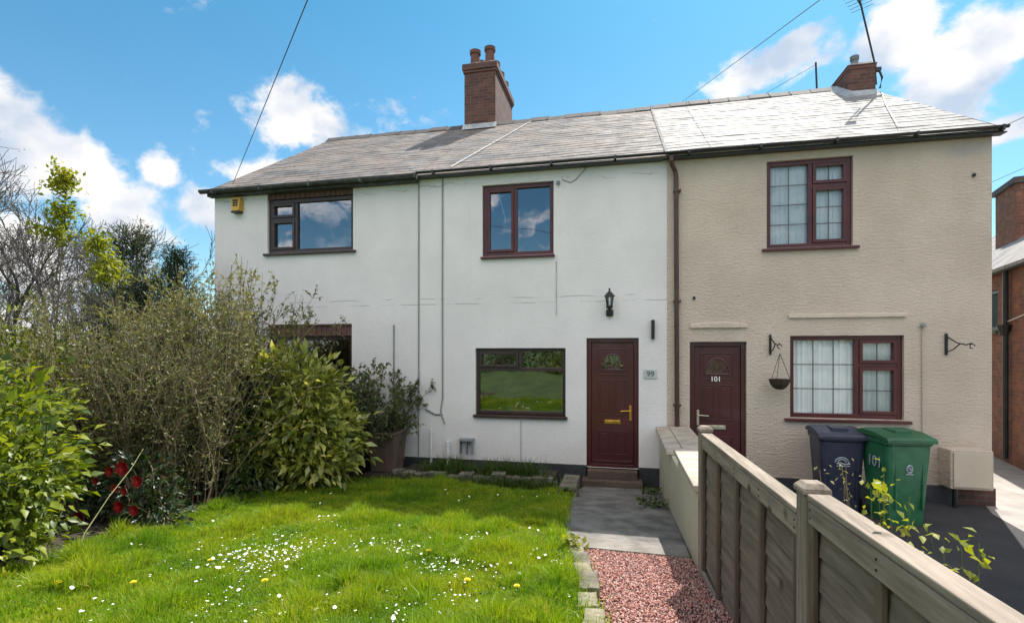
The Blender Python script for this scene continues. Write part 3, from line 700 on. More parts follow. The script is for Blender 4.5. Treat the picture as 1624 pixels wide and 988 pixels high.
for z in (4.6, 2.9, 1.3): MB().box(.79, .90, 8.10, 8.2, z-.015, z+.015).build('pipe_clip', BROWNP, dp)
def ledge(x0, x1, z, arch=0):
    m = MB(); n = 10
    for i in range(n):
        a = x0+(x1-x0)*i/n; b = x0+(x1-x0)*(i+1)/n; za = z+arch*math.sin(math.pi*i/n); zb = z+arch*math.sin(math.pi*(i+1)/n)
        m.hexa([(a,8.165,z-.025),(b,8.165,z-.025),(b,8.2,z-.025),(a,8.2,z-.025),(a,8.175,za+.02),(b,8.175,zb+.02),(b,8.2,zb+.035),(a,8.2,za+.035)])
    m.build('drip_ledge', BEIGE, c3)
ledge(1.045, 1.86, 2.515, .03); ledge(2.43, 3.96, 2.65)
mb_ = MB().box(4.36, 4.86, 7.93, 8.2, .27, .80).build('meter_box', BEIGE, c3, bevel=.015)
MB().box(4.39, 4.83, 7.915, 7.93, .30, .77).build('meter_door', pm('beige_box_paint', (.50,.42,.33), (.45,.37,.29), 3, .5), mb_, bevel=.008)
MB().tube([(4.45, 8.0, .27), (4.45, 8.0, .02)], .03, 8).build('meter_pipe', IRON, mb_)
wire(c3, [(4.159, 8.17, 2.50), (4.16, 8.185, 2.4), (4.165, 8.185, .8)], .010, BEIGE)
MB().lathe([(.03,-.03),(.035,0),(.02,.03)], (4.159, 8.16, 2.50), 10).build('pipe_cap', GREYPL, c3)
MB().lathe([(.02,-.02),(.02,.02)], (1.10, 8.18, 2.95), 8).build('wall_plug', IRON, c3)
MB().lathe([(.02,-.02),(.02,.02)], (4.78, 8.18, 4.57), 8).build('wall_plug', IRON, c3)
def bracket(root, x, z, mirror=1, ext=.22):
    m = MB().box(x-.014, x+.014, 8.175, 8.2, z-.14, z+.16)
    m.tube([(x, 8.18, z+.12), (x+.3*ext*mirror, 8.10, z+.03), (x+.5*ext*mirror, 8.18-ext*.7, z-.0), (x+.6*ext*mirror, 8.18-ext, z+.02)], .009, 6)
    m.tube([(x, 8.18, z-.10), (x+.2*ext*mirror, 8.12, z-.06), (x+.35*ext*mirror, 8.18-ext*.5, z+.02)], .008, 6)
    c = Vector((x+.6*ext*mirror, 8.18-ext, z-.02))
    m.tube([c+Vector((.03*math.cos(a), 0, .03*math.sin(a))) for a in [k*.7 for k in range(8)]], .007, 5)
    return m.build('basket_bracket', IRON, root)
bracket(c3, 2.18, 2.22, .5, .22); bracket(c3, 4.45, 2.22, 1, .26)
# chimney stub and aerial on the beige roof
ch3 = chimney(r3, 4.50, 4.985, 11.42, 12.9, 6.9, 7.90, BRICK, .025, .10)
POT2 = pm('grey_cowl', (.2,.2,.2), (.12,.12,.12), 7, .6)
pot(ch3, 4.68, 11.6, 7.92, .24, .07, POT2); 
flash(ch3, 4.50, 4.985, 11.42, 0)
m = MB().hexa([(4.40,11.25,zroof(11.25)+.035),(4.5,11.25,zroof(11.25)+.035),(4.5,12.2,zroof(12.2)+.035),(4.40,12.2,zroof(12.2)+.035),(4.40,11.25,zroof(11.25)+.05),(4.497,11.25,zroof(11.25)+.16),(4.497,12.2,zroof(12.2)+.16),(4.40,12.2,zroof(12.2)+.05)])
m.build('flashing', LEAD, ch3)
ae = MB().tube([(5.03, 11.5, 7.50), (5.0, 11.5, 7.95), (4.72, 11.5, 9.32)], .018, 8).build('aerial_mast', IRON, ch3)
a = MB().tube([(4.45, 11.2, 9.31), (4.95, 11.9, 9.31)], .012, 6)
for k in range(7):
    t = k/6; p = Vector((4.45, 11.2, 9.31)).lerp(Vector((4.95, 11.9, 9.31)), t); a.tube([p+Vector((-.16,.115,0)), p+Vector((.16,-.115,0))], .006, 5)
a.box(4.5, 4.64, 11.25, 11.3, 9.2, 9.42); a.build('aerial', IRON, ae)
MB().box(5.0, 5.10, 11.44, 11.52, 7.75, 7.82).tube([(5.06,11.46,7.78),(5.11,11.44,7.6),(5.08,11.46,7.4)], .02, 6).build('mast_clamp', IRON, ae)
vp = MB().tube([(4.50, 13.0, 7.2), (4.44, 13.0, 8.85)], .022, 8).build('roof_pole', IRON, r3)
wire(r3, [(5.0, 11.2, zroof(11.2)+.09), (4.6, 10.2, zroof(10.2)+.08), (4.0, 8.5, zroof(8.5)+.08)], .006, GREYPL, 'roof_cable')

# hanging basket on the left bracket
hb = thing('hanging_basket', (2.246, 7.97, 1.60), 'small brown hanging basket between the beige cottage door and window', 'basket')
bm_ = MB(); x, y, z = 2.246, 7.97, 1.60
BASK = pm('coir_basket', (.06,.04,.022), (.03,.022,.014), 20, .95, 60, .8, .01)
bm_.lathe([(.045,-.02),(.09,.01),(.125,.06),(.145,.13),(.13,.13),(.10,.10)], (x,y,z), 16); bm_.build('basket', BASK, hb)
k = MB()
for i in range(3):
    w = i*2.1; k.tube([(x+.14*math.cos(w), y+.14*math.sin(w), z+.13), (x+.005, y+.005, z+.50)], .004, 4)
k.build('chain', IRON, hb)

# ---- step, planters, blocks at the front
st = thing('door_step', (-.14, 8.0, 0), 'brown brick double step under the white cottage door', 'step')
MB().box(-.60, .32, 7.88, 8.17, -.05, .13).build('lower_step', STEP, st, bevel=.008)
MB().box(-.52, .25, 8.02, 8.17, .13, .262).build('upper_step', STEP, st, bevel=.008)
bl = MB().box(-.86, -.62, 7.15, 7.85, 0, .22).build('kerb_block', STONE, bevel=.015); tag(bl, 'pale stone block at the end of the border beside the path', 'stone block')
# the low stone border
def border():
    root = thing('stone_border', (-2.3, 7.5, 0), 'low rough stone edging of the weedy bed below the white wall', 'border')
    x = -3.55
    while x < -.95:
        w = random.uniform(.16, .34); x2 = min(x+w, -.93); h = random.uniform(.15, .24); b = bmesh.new()
        bmesh.ops.create_cube(b, size=1); bmesh.ops.subdivide_edges(b, edges=b.edges[:], cuts=2, use_grid_fill=True)
        g0 = gz(7.5)
        for vv in b.verts:
            n = Vector((random.uniform(-1,1), random.uniform(-1,1), random.uniform(-1,1)))*.014
            vv.co = Vector(((x+x2)/2+vv.co.x*(x2-x-.01), 7.5+vv.co.y*.16, g0-.03+(vv.co.z+.5)*h))+n
        me = bpy.data.meshes.new('stone'); off = org(root)
        for vv in b.verts: vv.co -= Vector(off)
        b.to_mesh(me); b.free(); me.materials.append(STONE); o = bpy.data.objects.new('stone', me); col.objects.link(o); o.parent = root
        mod = o.modifiers.new('b', 'BEVEL'); mod.width = .01; mod.segments = 2
        x = x2
    s = MB().box(-3.5, -1.0, 7.58, 8.175, -.02, .19).build('bed_soil', SOIL, root)
border()
# wooden planter
pt = thing('planter', (-3.66, 7.55, 0), 'tapered brown planter by the white wall at the end of the shrubs', 'planter')
def planter():
    x, y, w, z0, z1 = -3.73, 7.62, .24, .20, .80
    m = MB(); a, b = w*.80, w
    P0 = [(x-a,y-a,z0),(x+a,y-a,z0),(x+a,y+a,z0),(x-a,y+a,z0)]; P1 = [(x-b,y-b,z1),(x+b,y-b,z1),(x+b,y+b,z1),(x-b,y+b,z1)]
    m.hexa(P0+P1); p = m.build('tub', PLANTER, pt, bevel=.01)
    r = MB(); wq = b+.012
    r.box(x-wq, x+wq, y-wq, y-wq+.05, z1+.002, z1+.03).box(x-wq, x+wq, y+wq-.05, y+wq, z1+.002, z1+.03).box(x-wq, x-wq+.05, y-wq+.05, y+wq-.05, z1+.002, z1+.03).box(x+wq-.05, x+wq, y-wq+.05, y+wq-.05, z1+.002, z1+.03)
    r.build('rim', PLANTER, pt, bevel=.004)
    MB().box(x-b+.05, x+b-.05, y-b+.05, y+b-.05, z1-.01, z1+.012).build('soil', SOIL, pt)
    MB().box(x-.30, x+.30, y-.28, y+.30, -.0, .195).build('plinth_block', SOIL, pt, bevel=.05)
planter()

# ---- garden wall between the two paths
gw = thing('garden_wall', (.78, 6.2, 0), 'cream rendered garden wall with stepped stone copings running from the cottages', 'wall')
m = MB(); x0, x1 = .585, .98
pr = [(8.16, 0), (8.16, .90), (5.55, .90), (5.55, 1.05), (4.14, 1.05), (4.14, 0)]
for i in range(len(pr)-1):
    (ya, za), (yb, zb) = pr[i], pr[i+1]
    m.quad((x0,ya,za),(x0,yb,zb),(x1,yb,zb),(x1,ya,za))
m.poly([(x0, y, z) for y, z in pr]); m.poly([(x1, y, z) for y, z in pr]); m.build('wall_body', CREAM, gw)
def coping(x0, x1, ya, yb, z):
    n = max(1, round((yb-ya)/.7))
    for i in range(n):
        a = ya+(yb-ya)*i/n; b = ya+(yb-ya)*(i+1)/n
        MB().hexa([(x0,a+.003,z),(x1,a+.003,z),(x1,b-.003,z),(x0,b-.003,z),(x0,a+.003,z+.05),(x1,a+.003,z+.065),(x1,b-.003,z+.065),(x0,b-.003,z+.05)]).build('coping', COPE, gw, bevel=.008)
coping(.525, .715, 6.25, 8.15, .905); coping(.725, 1.02, 5.57, 8.15, .915); coping(.545, 1.02, 4.10, 5.60, 1.055)

# ---- fence
FD = Vector((-.049, 1, 0)).normalized()   # along the fence, away from camera
FNn = Vector((1, .049, 0)).normalized()
def fpt(s, side, z): 
    """s metres from the far post towards the camera, side metres to the drive side"""
    p = Vector((.616, 4.01, 0)) - FD*s + FNn*side; return (p.x, p.y, z)
def fbox(m, s0, s1, a0, a1, z0, z1, mi=0):
    m.hexa([fpt(s0,a0,z0), fpt(s0,a1,z0), fpt(s1,a1,z0), fpt(s1,a0,z0), fpt(s0,a0,z1), fpt(s0,a1,z1), fpt(s1,a1,z1), fpt(s1,a0,z1)], mi); return m
FE = thing('wooden_fence', fpt(1.9, 0, .5), 'weathered wooden panel fence running towards the photographer from the cream garden wall', 'fence')
def fpost(s, ztop):
    t = fbox(MB(), s-.042, s+.042, -.042, .042, .2, ztop-.022).build('post', WOODV, FE, bevel=.006)
    m = MB(); c = lambda a, b, z: fpt(s+a, b, z)
    q = .050
    m.hexa([c(-q,-q,ztop-.02), c(-q,q,ztop-.02), c(q,q,ztop-.02), c(q,-q,ztop-.02), c(-q,-q,ztop), c(-q,q,ztop), c(q,q,ztop), c(q,-q,ztop)])
    m.hexa([c(-q,-q,ztop), c(-q,q,ztop), c(q,q,ztop), c(q,-q,ztop), c(-.03,-.03,ztop+.022), c(-.03,.03,ztop+.022), c(.03,.03,ztop+.022), c(.03,-.03,ztop+.022)])
    m.build('post_cap', WOODY, t, bevel=.004)
def fpanel(s0, s1, ztop, zb):
    L_ = s1-s0
    # lapped boards with a wavy lower edge
    n = 8; hh = (ztop-.06-zb-.02)/n
    B = MB()
    for i in range(n+1):
        zlo = zb+.02+hh*(i-.0)-.03; zhi = zlo+hh+.04
        if zhi > ztop-.02: zhi = ztop-.02
        if zlo > ztop-.06: continue
        k = 16
        ph = random.uniform(0, 6)
        for j in range(k):
            sa = s0+L_*j/k; sb = s0+L_*(j+1)/k
            w = lambda s: .010*math.sin(s*3.1+ph)+.006*math.sin(s*8.7+ph*2)
            B.add([fpt(sa,-.012,zlo+w(sa)), fpt(sb,-.012,zlo+w(sb)), fpt(sb,.004,zhi), fpt(sa,.004,zhi), fpt(sa,0,zlo+w(sa)), fpt(sb,0,zlo+w(sb)), fpt(sb,.012,zhi), fpt(sa,.012,zhi)],
                  [(0,1,2,3),(4,7,6,5),(0,4,5,1),(3,2,6,7)])
    t = B.build('panel', WOODB, FE)
    for (z0, z1) in ((ztop-.085, ztop-.004), (zb, zb+.075)):
        fbox(MB(), s0, s1, -.036, -.014, z0, z1).build('rail', WOODY, t, bevel=.004)
        fbox(MB(), s0, s1, .014, .036, z0, z1).build('rail', WOODY, t, bevel=.004)
    fbox(MB(), s0, s1, -.040, .040, ztop, ztop+.024).build('top_cap', WOODY, t, bevel=.005)
    nb = 4; NL = MB()
    for i in range(nb+1):
        s = s0+.02+(L_-.04)*i/nb
        for zz in (ztop-.03, ztop-.06, zb+.03):
            p = fpt(s, -.037, zz); NL.box(p[0]-.002, p[0]+.002, p[1]-.003, p[1]+.003, zz-.003, zz+.003)
        fbox(MB(), s-.018, s+.018, -.034, -.015, zb+.077, ztop-.087).build('batten', WOODD, t, bevel=.003)
        fbox(MB(), s-.018, s+.018, .015, .034, zb+.077, ztop-.087).build('batten', WOODD, t, bevel=.003)
    tag(NL.build('nail_heads', IRON, t), kind='stuff')
PS = 1.90
fpost(0, 1.56); fpost(PS, 1.63); fpost(2*PS+.02, 1.67)
fpanel(.055, PS-.055, 1.51, .45); fpanel(PS+.055, 2*PS-.04, 1.595, .64)
fbox(MB(), .055, PS-.055, -.022, .03, -.01, .445).build('gravel_board', WOODY, FE, bevel=.004)
fbox(MB(), PS+.055, 2*PS-.04, -.022, .03, -.01, .635).build('gravel_board', WOODY, FE, bevel=.004)

# ---- wheelie bins
def bin_(loc, rot, label, mb, ml, name_mark, w=.56, d=.66, h=.96, number=None):
    t = thing('wheelie_bin', loc, label, 'bin', rot=rot)
    # local: front faces -Y
    a, b = w*.40, w*.5; c, e = d*.38, d*.5
    m = MB()
    rings = [(a*.96, -c, c*.8, .0), (a, -c-.005, c*.85, .06), (b*.965, -e*.96, e*.93, h-.10), (b*.965, -e*.96, e*.93, h-.08), (b*1.03, -e*1.02, e*.98, h-.07), (b*1.04, -e*1.03, e, h-.01)]
    vs = []; fs = []; ch_ = .05
    for (hx, yf, yb, z) in rings:
        ring = [(-hx+ch_, yf), (hx-ch_, yf), (hx-.012, yf+.015), (hx, yf+ch_), (hx, yb-ch_), (hx-ch_, yb), (-hx+ch_, yb), (-hx, yb-ch_), (-hx, yf+ch_), (-hx+.012, yf+.015)]
        vs += [(x, y, z) for x, y in ring]
    k = 10
    for i in range(len(rings)-1):
        for j in range(k): fs.append((i*k+j, i*k+(j+1) % k, (i+1)*k+(j+1) % k, (i+1)*k+j))
    fs.append(tuple(range(k))[::-1]); fs.append(tuple((len(rings)-1)*k+j for j in range(k)))
    m.add(vs, fs)
    # front recess ribs
    m.box(-b*.62, -b*.56, -e*.93, -e*.80, .2, h-.16); m.box(b*.56, b*.62, -e*.93, -e*.80, .2, h-.16)
    body = m.build('body', mb, t, bevel=.008, local=True)
    l = MB(); lw = b*1.09; lf = -e*1.12; lb = e*1.0
    sec = [(lf, h-.045, h+.0), (lf+.02, h-.03, h+.028), (-e*.3, h-.002, h+.075), (e*.55, h-.002, h+.085), (lb, h-.002, h+.05)]
    vs = []
    for (y, z0, z1) in sec: vs += [(-lw, y, z0), (lw, y, z0), (lw, y, z1-.012), (lw*.8, y, z1), (-lw*.8, y, z1), (-lw, y, z1-.012)]
    fs = []
    for i in range(len(sec)-1):
        for j in range(6): fs.append((i*6+j, i*6+(j+1) % 6, (i+1)*6+(j+1) % 6, (i+1)*6+j))
    fs.append((0,1,2,3,4,5)); fs.append(tuple(24+j for j in (5,4,3,2,1,0)))
    l.add(vs, fs); l.box(-.10, .10, -e*.6, e*.2, h+.045, h+.095)
    lid = l.build('lid', ml, t, bevel=.008, local=True)
    MB().tube([(-b*.8, e*1.0, h-.02), (-b*.8, e*1.22, h-.0), (b*.8, e*1.22, h-.0), (b*.8, e*1.0, h-.02)], .016, 8).build('handle', ml, t, local=True)
    for sx in (-1, 1):
        w_ = MB().tube([(sx*(b*.86), c*.95, .10), (sx*(b*1.06), c*.95, .10)], .10, 20); w_.build('wheel', RUBBER, t, bevel=.01, local=True)
    # worn white council emblem: three arcs over a wavy bar
    mk = MB(); zz = h*.66; tilt = (e*.96-c)/(h-.16)
    def fy(z): return -c-.005-(e*.96-c-.005)*(z-.06)/(h-.16)-.006
    if name_mark == 'crest':
        for r in (.04, .065):
            mk.tube([(r*1.2*math.cos(a_)-.01, fy(zz+r*math.sin(a_)), zz+r*math.sin(a_)) for a_ in [math.pi*q/10 for q in range(11)]], .009, 4)
        mk.tube([(-.07, fy(zz-.02), zz-.02), (-.03, fy(zz-.005), zz-.005), (.02, fy(zz-.025), zz-.025), (.085, fy(zz-.012), zz-.012)], .010, 4)
        mk.tube([(-.075, fy(zz-.05), zz-.05), (.085, fy(zz-.045), zz-.045)], .007, 4)
    else:
        mk.tube([(.03*math.cos(a_), fy(zz+.045*math.sin(a_)), zz+.045*math.sin(a_)) for a_ in [2*math.pi*q/14 for q in range(15)]], .011, 4)
        mk.tube([(-.012, fy(zz), zz+.02), (.012, fy(zz), zz-.01)], .014, 4)
        mk.tube([(-.04, fy(zz-.06), zz-.065), (.04, fy(zz-.06), zz-.065)], .008, 4)
    mk.build('emblem', WORN, body, local=True)
    if number:
        n_ = textmesh('painted_number', number, .19, (-b*.93-.012, -.04, h*.70), WORN, body, rotx=90, rotz=-90, extrude=.002, local=True, bold=.001)
bin_((2.86, 7.66, 0), R(-3), 'navy blue wheelie bin with a white emblem below the beige cottage window', BINB, BINBL, 'crest', w=.54, d=.58, h=1.02)
bin_((3.39, 7.30, 0), R(8), 'green wheelie bin with 101 painted on its side, right of the navy bin', BING, BINGL, 'ring', w=.53, d=.62, h=1.06, number='101')
# ------------------------------------------------------------------ neighbour's house
def neighbour():
    D1 = Vector((.26, .966, 0)).normalized(); D2 = Vector((.966, -.26, 0)).normalized(); A = Vector((7.17, 11.3, 0))
    t = thing('brick_house', (9.5, 12.5, 0), 'red brick house with a slate roof beyond the concrete drive', 'house')
    def q(a, b, z): p = A+D1*a+D2*b; return (p.x, p.y, z)
    a0, a1, W, ez, rz = -2.2, 8.0, 5.0, 3.80, 5.9
    m = MB(); 
    # west wall with a window opening
    wa, wb, wz0, wz1 = .55, 1.45, 2.55, 3.35
    for (x0, x1, z0, z1) in ((a0,wa,0,ez),(wb,a1,0,ez),(wa,wb,0,wz0),(wa,wb,wz1,ez)): m.quad(q(x0,0,z0),q(x1,0,z0),q(x1,0,z1),q(x0,0,z1))
    m.poly([q(a0,0,0),q(a0,W,0),q(a0,W,ez),q(a0,W/2,rz-.05),q(a0,0,ez)]); m.poly([q(a1,0,0),q(a1,W,0),q(a1,W,ez),q(a1,W/2,rz-.05),q(a1,0,ez)]); m.quad(q(a0,W,0),q(a1,W,0),q(a1,W,ez),q(a0,W,ez))
    m.build('wall', BRICK2, t)
    r = MB(); e = .18; k = (rz-ez)/(W/2)
    for s in (0, 1):
        f = (lambda b: b) if s == 0 else (lambda b: W-b)
        r.hexa([q(a0-e,f(-e),ez-k*e),q(a1+e,f(-e),ez-k*e),q(a1+e,f(W/2),rz),q(a0-e,f(W/2),rz),q(a0-e,f(-e),ez-k*e+.06),q(a1+e,f(-e),ez-k*e+.06),q(a1+e,f(W/2),rz+.06),q(a0-e,f(W/2),rz+.06)])
    rf = r.build('roof', SLATE2, t)
    c = MB(); cx0, cx1, cy0, cy1 = 2.5, 3.7, .9, 1.7
    pp = [q(cx0,cy0,4.3),q(cx0,cy1,4.3),q(cx1,cy1,4.3),q(cx1,cy0,4.3)]
    c.hexa(pp+[(p[0],p[1],5.90) for p in pp]); cc = c.build('chimney', BRICK2, rf)
    k2 = MB(); pp = [q(cx0-.06,cy0-.06,5.902),q(cx0-.06,cy1+.06,5.902),q(cx1+.06,cy1+.06,5.902),q(cx1+.06,cy0-.06,5.902)]
    k2.hexa(pp+[(p[0],p[1],6.03) for p in pp]).build('corbel', RIDGE, cc)
    d = MB(); p = q(-.05, -.07, 0); d.tube([(p[0],p[1],ez-.1),(p[0],p[1],.1)], .045, 8).build('downpipe', BLACKP, t)
    hp = q(-.05, -.09, 2.42); MB().lathe([(.06,0),(.11,.18),(.12,.2)], hp, 8).build('hopper', BLACKP, t)
    g = MB(); g.tube([q(a0-.1,-.12,ez-.12), q(a1,-.12,ez-.12)], .06, 8).build('gutter', BLACKP, t)
    w = MB(); F = w
    for (x0,x1,z0,z1) in ((wa,wa+.06,wz0,wz1),(wb-.06,wb,wz0,wz1),(wa+.06,wb-.06,wz0,wz0+.06),(wa+.06,wb-.06,wz1-.06,wz1)):
        F.hexa([q(x0,.03,z0),q(x0,.09,z0),q(x1,.09,z0),q(x1,.03,z0),q(x0,.03,z1),q(x0,.09,z1),q(x1,.09,z1),q(x1,.03,z1)])
    wf = F.build('window', DARKF, t); MB().quad(q(wa,.07,wz0),q(wb,.07,wz0),q(wb,.07,wz1),q(wa,.07,wz1)).build('pane', pm('dim_pane', (.03,.035,.04), None, 3, .6, spec=.2), wf)
    MB().quad(q(wa-.1,.5,wz0-.1),q(wb+.1,.5,wz0-.1),q(wb+.1,.5,wz1+.1),q(wa-.1,.5,wz1+.1)).build('blind', ROOM, wf)
    s = MB().hexa([q(wa-.06,-.05,wz0-.08),q(wa-.06,.06,wz0-.08),q(wb+.06,.06,wz0-.08),q(wb+.06,-.05,wz0-.08),q(wa-.06,-.05,wz0-.005),q(wa-.06,.06,wz0-.005),q(wb+.06,.06,wz0-.005),q(wb+.06,-.05,wz0-.005)])
    s.build('sill', STONE, wf)
    wr = MB().tube([q(-.05,-.05,2.68), q(-1.0,-.05,2.80)], .01, 5).build('cable', WHITEPL, t)
neighbour()

# ------------------------------------------------------------------ overhead cables
def ocable(a, b, label, ext0=0, ext1=0, sag=.0, r=.005):
    a = Vector(a); b = Vector(b); d = b-a; a2 = a-d*ext0; b2 = b+d*ext1
    pts = [a2.lerp(b2, t/24)+Vector((0,0,-sag*4*(t/24)*(1-t/24))) for t in range(25)]
    o = MB().tube(pts, r, 5).build('overhead_cable', CABLE); tag(o, label, 'cable', 'overhead cables')
ocable((-7.1, 8.12, 5.25), (-2.72, 4, 5.27), 'cable rising from the left end of the white cottages over the garden', 0, 1.4)
ocable((1.44, 13, 8.22), (2.15, 6, 5.95), 'long cable crossing the sky to the ridge between white and beige roofs', .3, .6)
ocable((4.44, 13, 8.8), (3.46, 13.5, 8.46), 'short cable sloping from the thin roof pole down behind the ridge', 0, 3)
ocable((5.04, 8.2, 5.18), (6.1, 7.4, 5.55), 'cable leaving the right hand corner of the beige eaves', 0, 4)
ocable((7.0, 12.6, 5.40), (8.6, 11.4, 6.1), 'lower cable above the red brick house at the right', .25, 3)

# ------------------------------------------------------------------ vegetation
def leafset(centers, dirs, size, width=.45, fold=.18, roll=None):
    """diamond leaves with a mid fold, 4 triangles each"""
    n = len(centers); c = np.asarray(centers, float); d = np.asarray(dirs, float); d /= np.linalg.norm(d, axis=1, keepdims=True)+1e-9
    up = rng.normal(size=(n, 3))*.55+np.array([0, 0, 1.]); s = np.cross(d, up); s /= np.linalg.norm(s, axis=1, keepdims=True)+1e-9
    nn = np.cross(s, d); L = np.asarray(size).reshape(-1, 1)*np.ones((n, 1)); W = L*width*.5
    b = c; m1 = c+d*L*.45-nn*W*fold*0; t = c+d*L-nn*L*.12; l = c+d*L*.42+s*W+nn*W*fold*2; r = c+d*L*.42-s*W+nn*W*fold*2
    V = np.stack([b, l, m1, r, t], 1).reshape(-1, 3); k = np.arange(n)[:, None]*5
    F = np.concatenate([k+np.array([[0, 2, 1]]), k+np.array([[0, 3, 2]]), k+np.array([[1, 2, 4]]), k+np.array([[2, 3, 4]])], 0)
    return V, F
def tubes(lines, n=3):
    """lines: list of (pts (k,3), radii (k,)) -> one mesh"""
    V = []; F = []; b = 0
    for pts, rad in lines:
        pts = np.asarray(pts, float); k = len(pts); t = np.gradient(pts, axis=0); t /= np.linalg.norm(t, axis=1, keepdims=True)+1e-9
        a = np.cross(t, np.array([.31, .17, .93])); a /= np.linalg.norm(a, axis=1, keepdims=True)+1e-9; c = np.cross(t, a)
        for i in range(n):
            w = 2*math.pi*i/n; V.append(pts+(math.cos(w)*a+math.sin(w)*c)*np.asarray(rad)[:, None])
        ids = b+np.arange(n)[:, None]*k+np.arange(k)[None]
        for i in range(n):
            j = (i+1) % n; F.append(np.stack([ids[i, :-1], ids[j, :-1], ids[j, 1:], ids[i, 1:]], 1))
        b += n*k
    return np.concatenate(V), np.concatenate(F)
def grow(p, d, length, segs, wob, r0, r1, up=0.):
    pts = [np.array(p, float)]; d = np.array(d, float); d /= np.linalg.norm(d)
    for i in range(segs):
        d = d+rng.normal(size=3)*wob+np.array([0, 0, up]); d /= np.linalg.norm(d); pts.append(pts[-1]+d*length/segs)
    return np.array(pts), np.linspace(r0, r1, segs+1)

def blob_leaves(blobs, total, size, width, clump=.22, per=26, outward=.8, shell=.55, squash=1., spread=.6, droop=.15):
    """leaf clumps spread through overlapping ellipsoids: uneven outline, gaps between the clumps"""
    C = []; D = []; S = []; vols = np.array([b[3]*b[4]*b[5] for b in blobs])**(2/3); vols /= vols.sum(); centres = []
    for b, vfrac in zip(blobs, vols):
        nc = max(4, int(total*vfrac/per)); cen = np.array(b[:3]); rad = np.array(b[3:6])
        u = rng.normal(size=(nc, 3)); u /= np.linalg.norm(u, axis=1, keepdims=True); rr = (shell+(1-shell)*rng.random((nc, 1))**.7)
        rr *= 1+.14*rng.normal(size=(nc, 1))
        cc = cen+u*rad*rr; centres.append(cc)
        for i in range(nc):
            k = max(3, int(per*rng.uniform(.5, 1.6))); cs = clump*rng.uniform(.6, 1.3)
            off = rng.normal(size=(k, 3))*cs*np.array([.5, .5, .5*squash]); C.append(cc[i]+off)
            D.append(u[i]*outward+off/cs*spread+rng.normal(size=(k, 3))*.35+np.array([0, 0, -droop])); S.append(size*rng.uniform(.4, 1.35, k))
    C = np.concatenate(C); D = np.concatenate(D); S = np.concatenate(S)
    keep = C[:, 2] > np.array([gz(y) for y in C[:, 1]])+.02
    return C[keep], D[keep], S[keep], np.concatenate(centres)
def leafy(root, blobs, total, size, width, mat, stem_mat, base, name='foliage', **kw):
    C, D, S, cen = blob_leaves(blobs, total, size, width, **kw)
    V, F = leafset(C, D, S, width); fastmesh(name, V, F, mat, root)
    lines = []; idx = rng.choice(len(cen), min(len(cen), 70), replace=False)
    for i in idx:
        b0 = np.array(base)+np.append(rng.normal(size=2)*.08, 0); b0[2] = gz(b0[1])-.02; e = cen[i]; mid = (b0+e)/2+rng.normal(size=3)*.12+np.array([0, 0, .12])
        t = np.linspace(0, 1, 7)[:, None]; pts = (1-t)**2*b0+2*t*(1-t)*mid+t*t*e; lines.append((pts, np.linspace(.014, .004, 7)))
    V, F = tubes(lines, 4); fastmesh('stems', V, F, stem_mat, root)

LEAF_BRIGHT = leafmat('bright_laurel_leaf', [(.06,.10,.010), (.20,.25,.018), (.32,.36,.035), (.11,.16,.014), (.05,.09,.012)], .4, .42)
LEAF_AUC = leafmat('variegated_sunlit_leaf', [(.08,.14,.02), (.56,.54,.10), (.20,.25,.03), (.72,.68,.28), (.09,.14,.02), (.46,.47,.08)], .32, .35)  # variegated leaf, its cream and yellow tones raised to paint in a sunlit look
LEAF_DARK = leafmat('dark_evergreen_leaf', [(.025,.05,.014), (.055,.09,.022), (.09,.12,.03)], .2, .35)
LEAF_CON = leafmat('conifer_needles', [(.03,.06,.035), (.065,.10,.045), (.05,.07,.03), (.09,.11,.05)], .15, .6)
LEAF_YEL = leafmat('fresh_yellow_leaf', [(.22,.26,.02), (.34,.34,.025), (.15,.20,.02)], .5, .5)
LEAF_OLIVE = leafmat('olive_bud_leaf', [(.12,.135,.04), (.22,.21,.08), (.08,.12,.03), (.17,.15,.06)], .3, .6)
LEAF_PALE = leafmat('pale_bud_leaf', [(.20,.20,.09), (.28,.26,.13), (.13,.15,.05)], .4, .6)
LEAF_GREY = leafmat('small_grey_green_leaf', [(.07,.10,.04), (.14,.17,.07), (.06,.085,.03)], .3, .5)
LEAF_HEDGE = leafmat('hedge_leaf', [(.03,.07,.015), (.06,.12,.02), (.04,.08,.02)], .3, .5)

LEAF_UNDER = leafmat('small_olive_leaf', [(.05,.08,.02), (.12,.15,.04), (.07,.08,.03), (.18,.18,.06)], .3, .55)
# bright shrub in the left foreground
t = thing('laurel_shrub', (-4.3, 2.9, gz(2.9)), 'big glossy bright green shrub at the left edge beside the lawn', 'shrub')
leafy(t, [(-4.85,2.95,1.45,.55,.5,.55), (-4.6,2.8,1.0,.5,.45,.45), (-5.4,3.3,1.2,.8,.7,.9), (-4.3,2.6,.78,.32,.32,.22), (-4.35,2.85,1.2,.34,.3,.36), (-5.5,2.6,1.3,.8,.8,.8)], 9500, .088, .55, LEAF_BRIGHT, GREENST, (-4.6,3.0,.5), clump=.16, per=12, shell=.5)
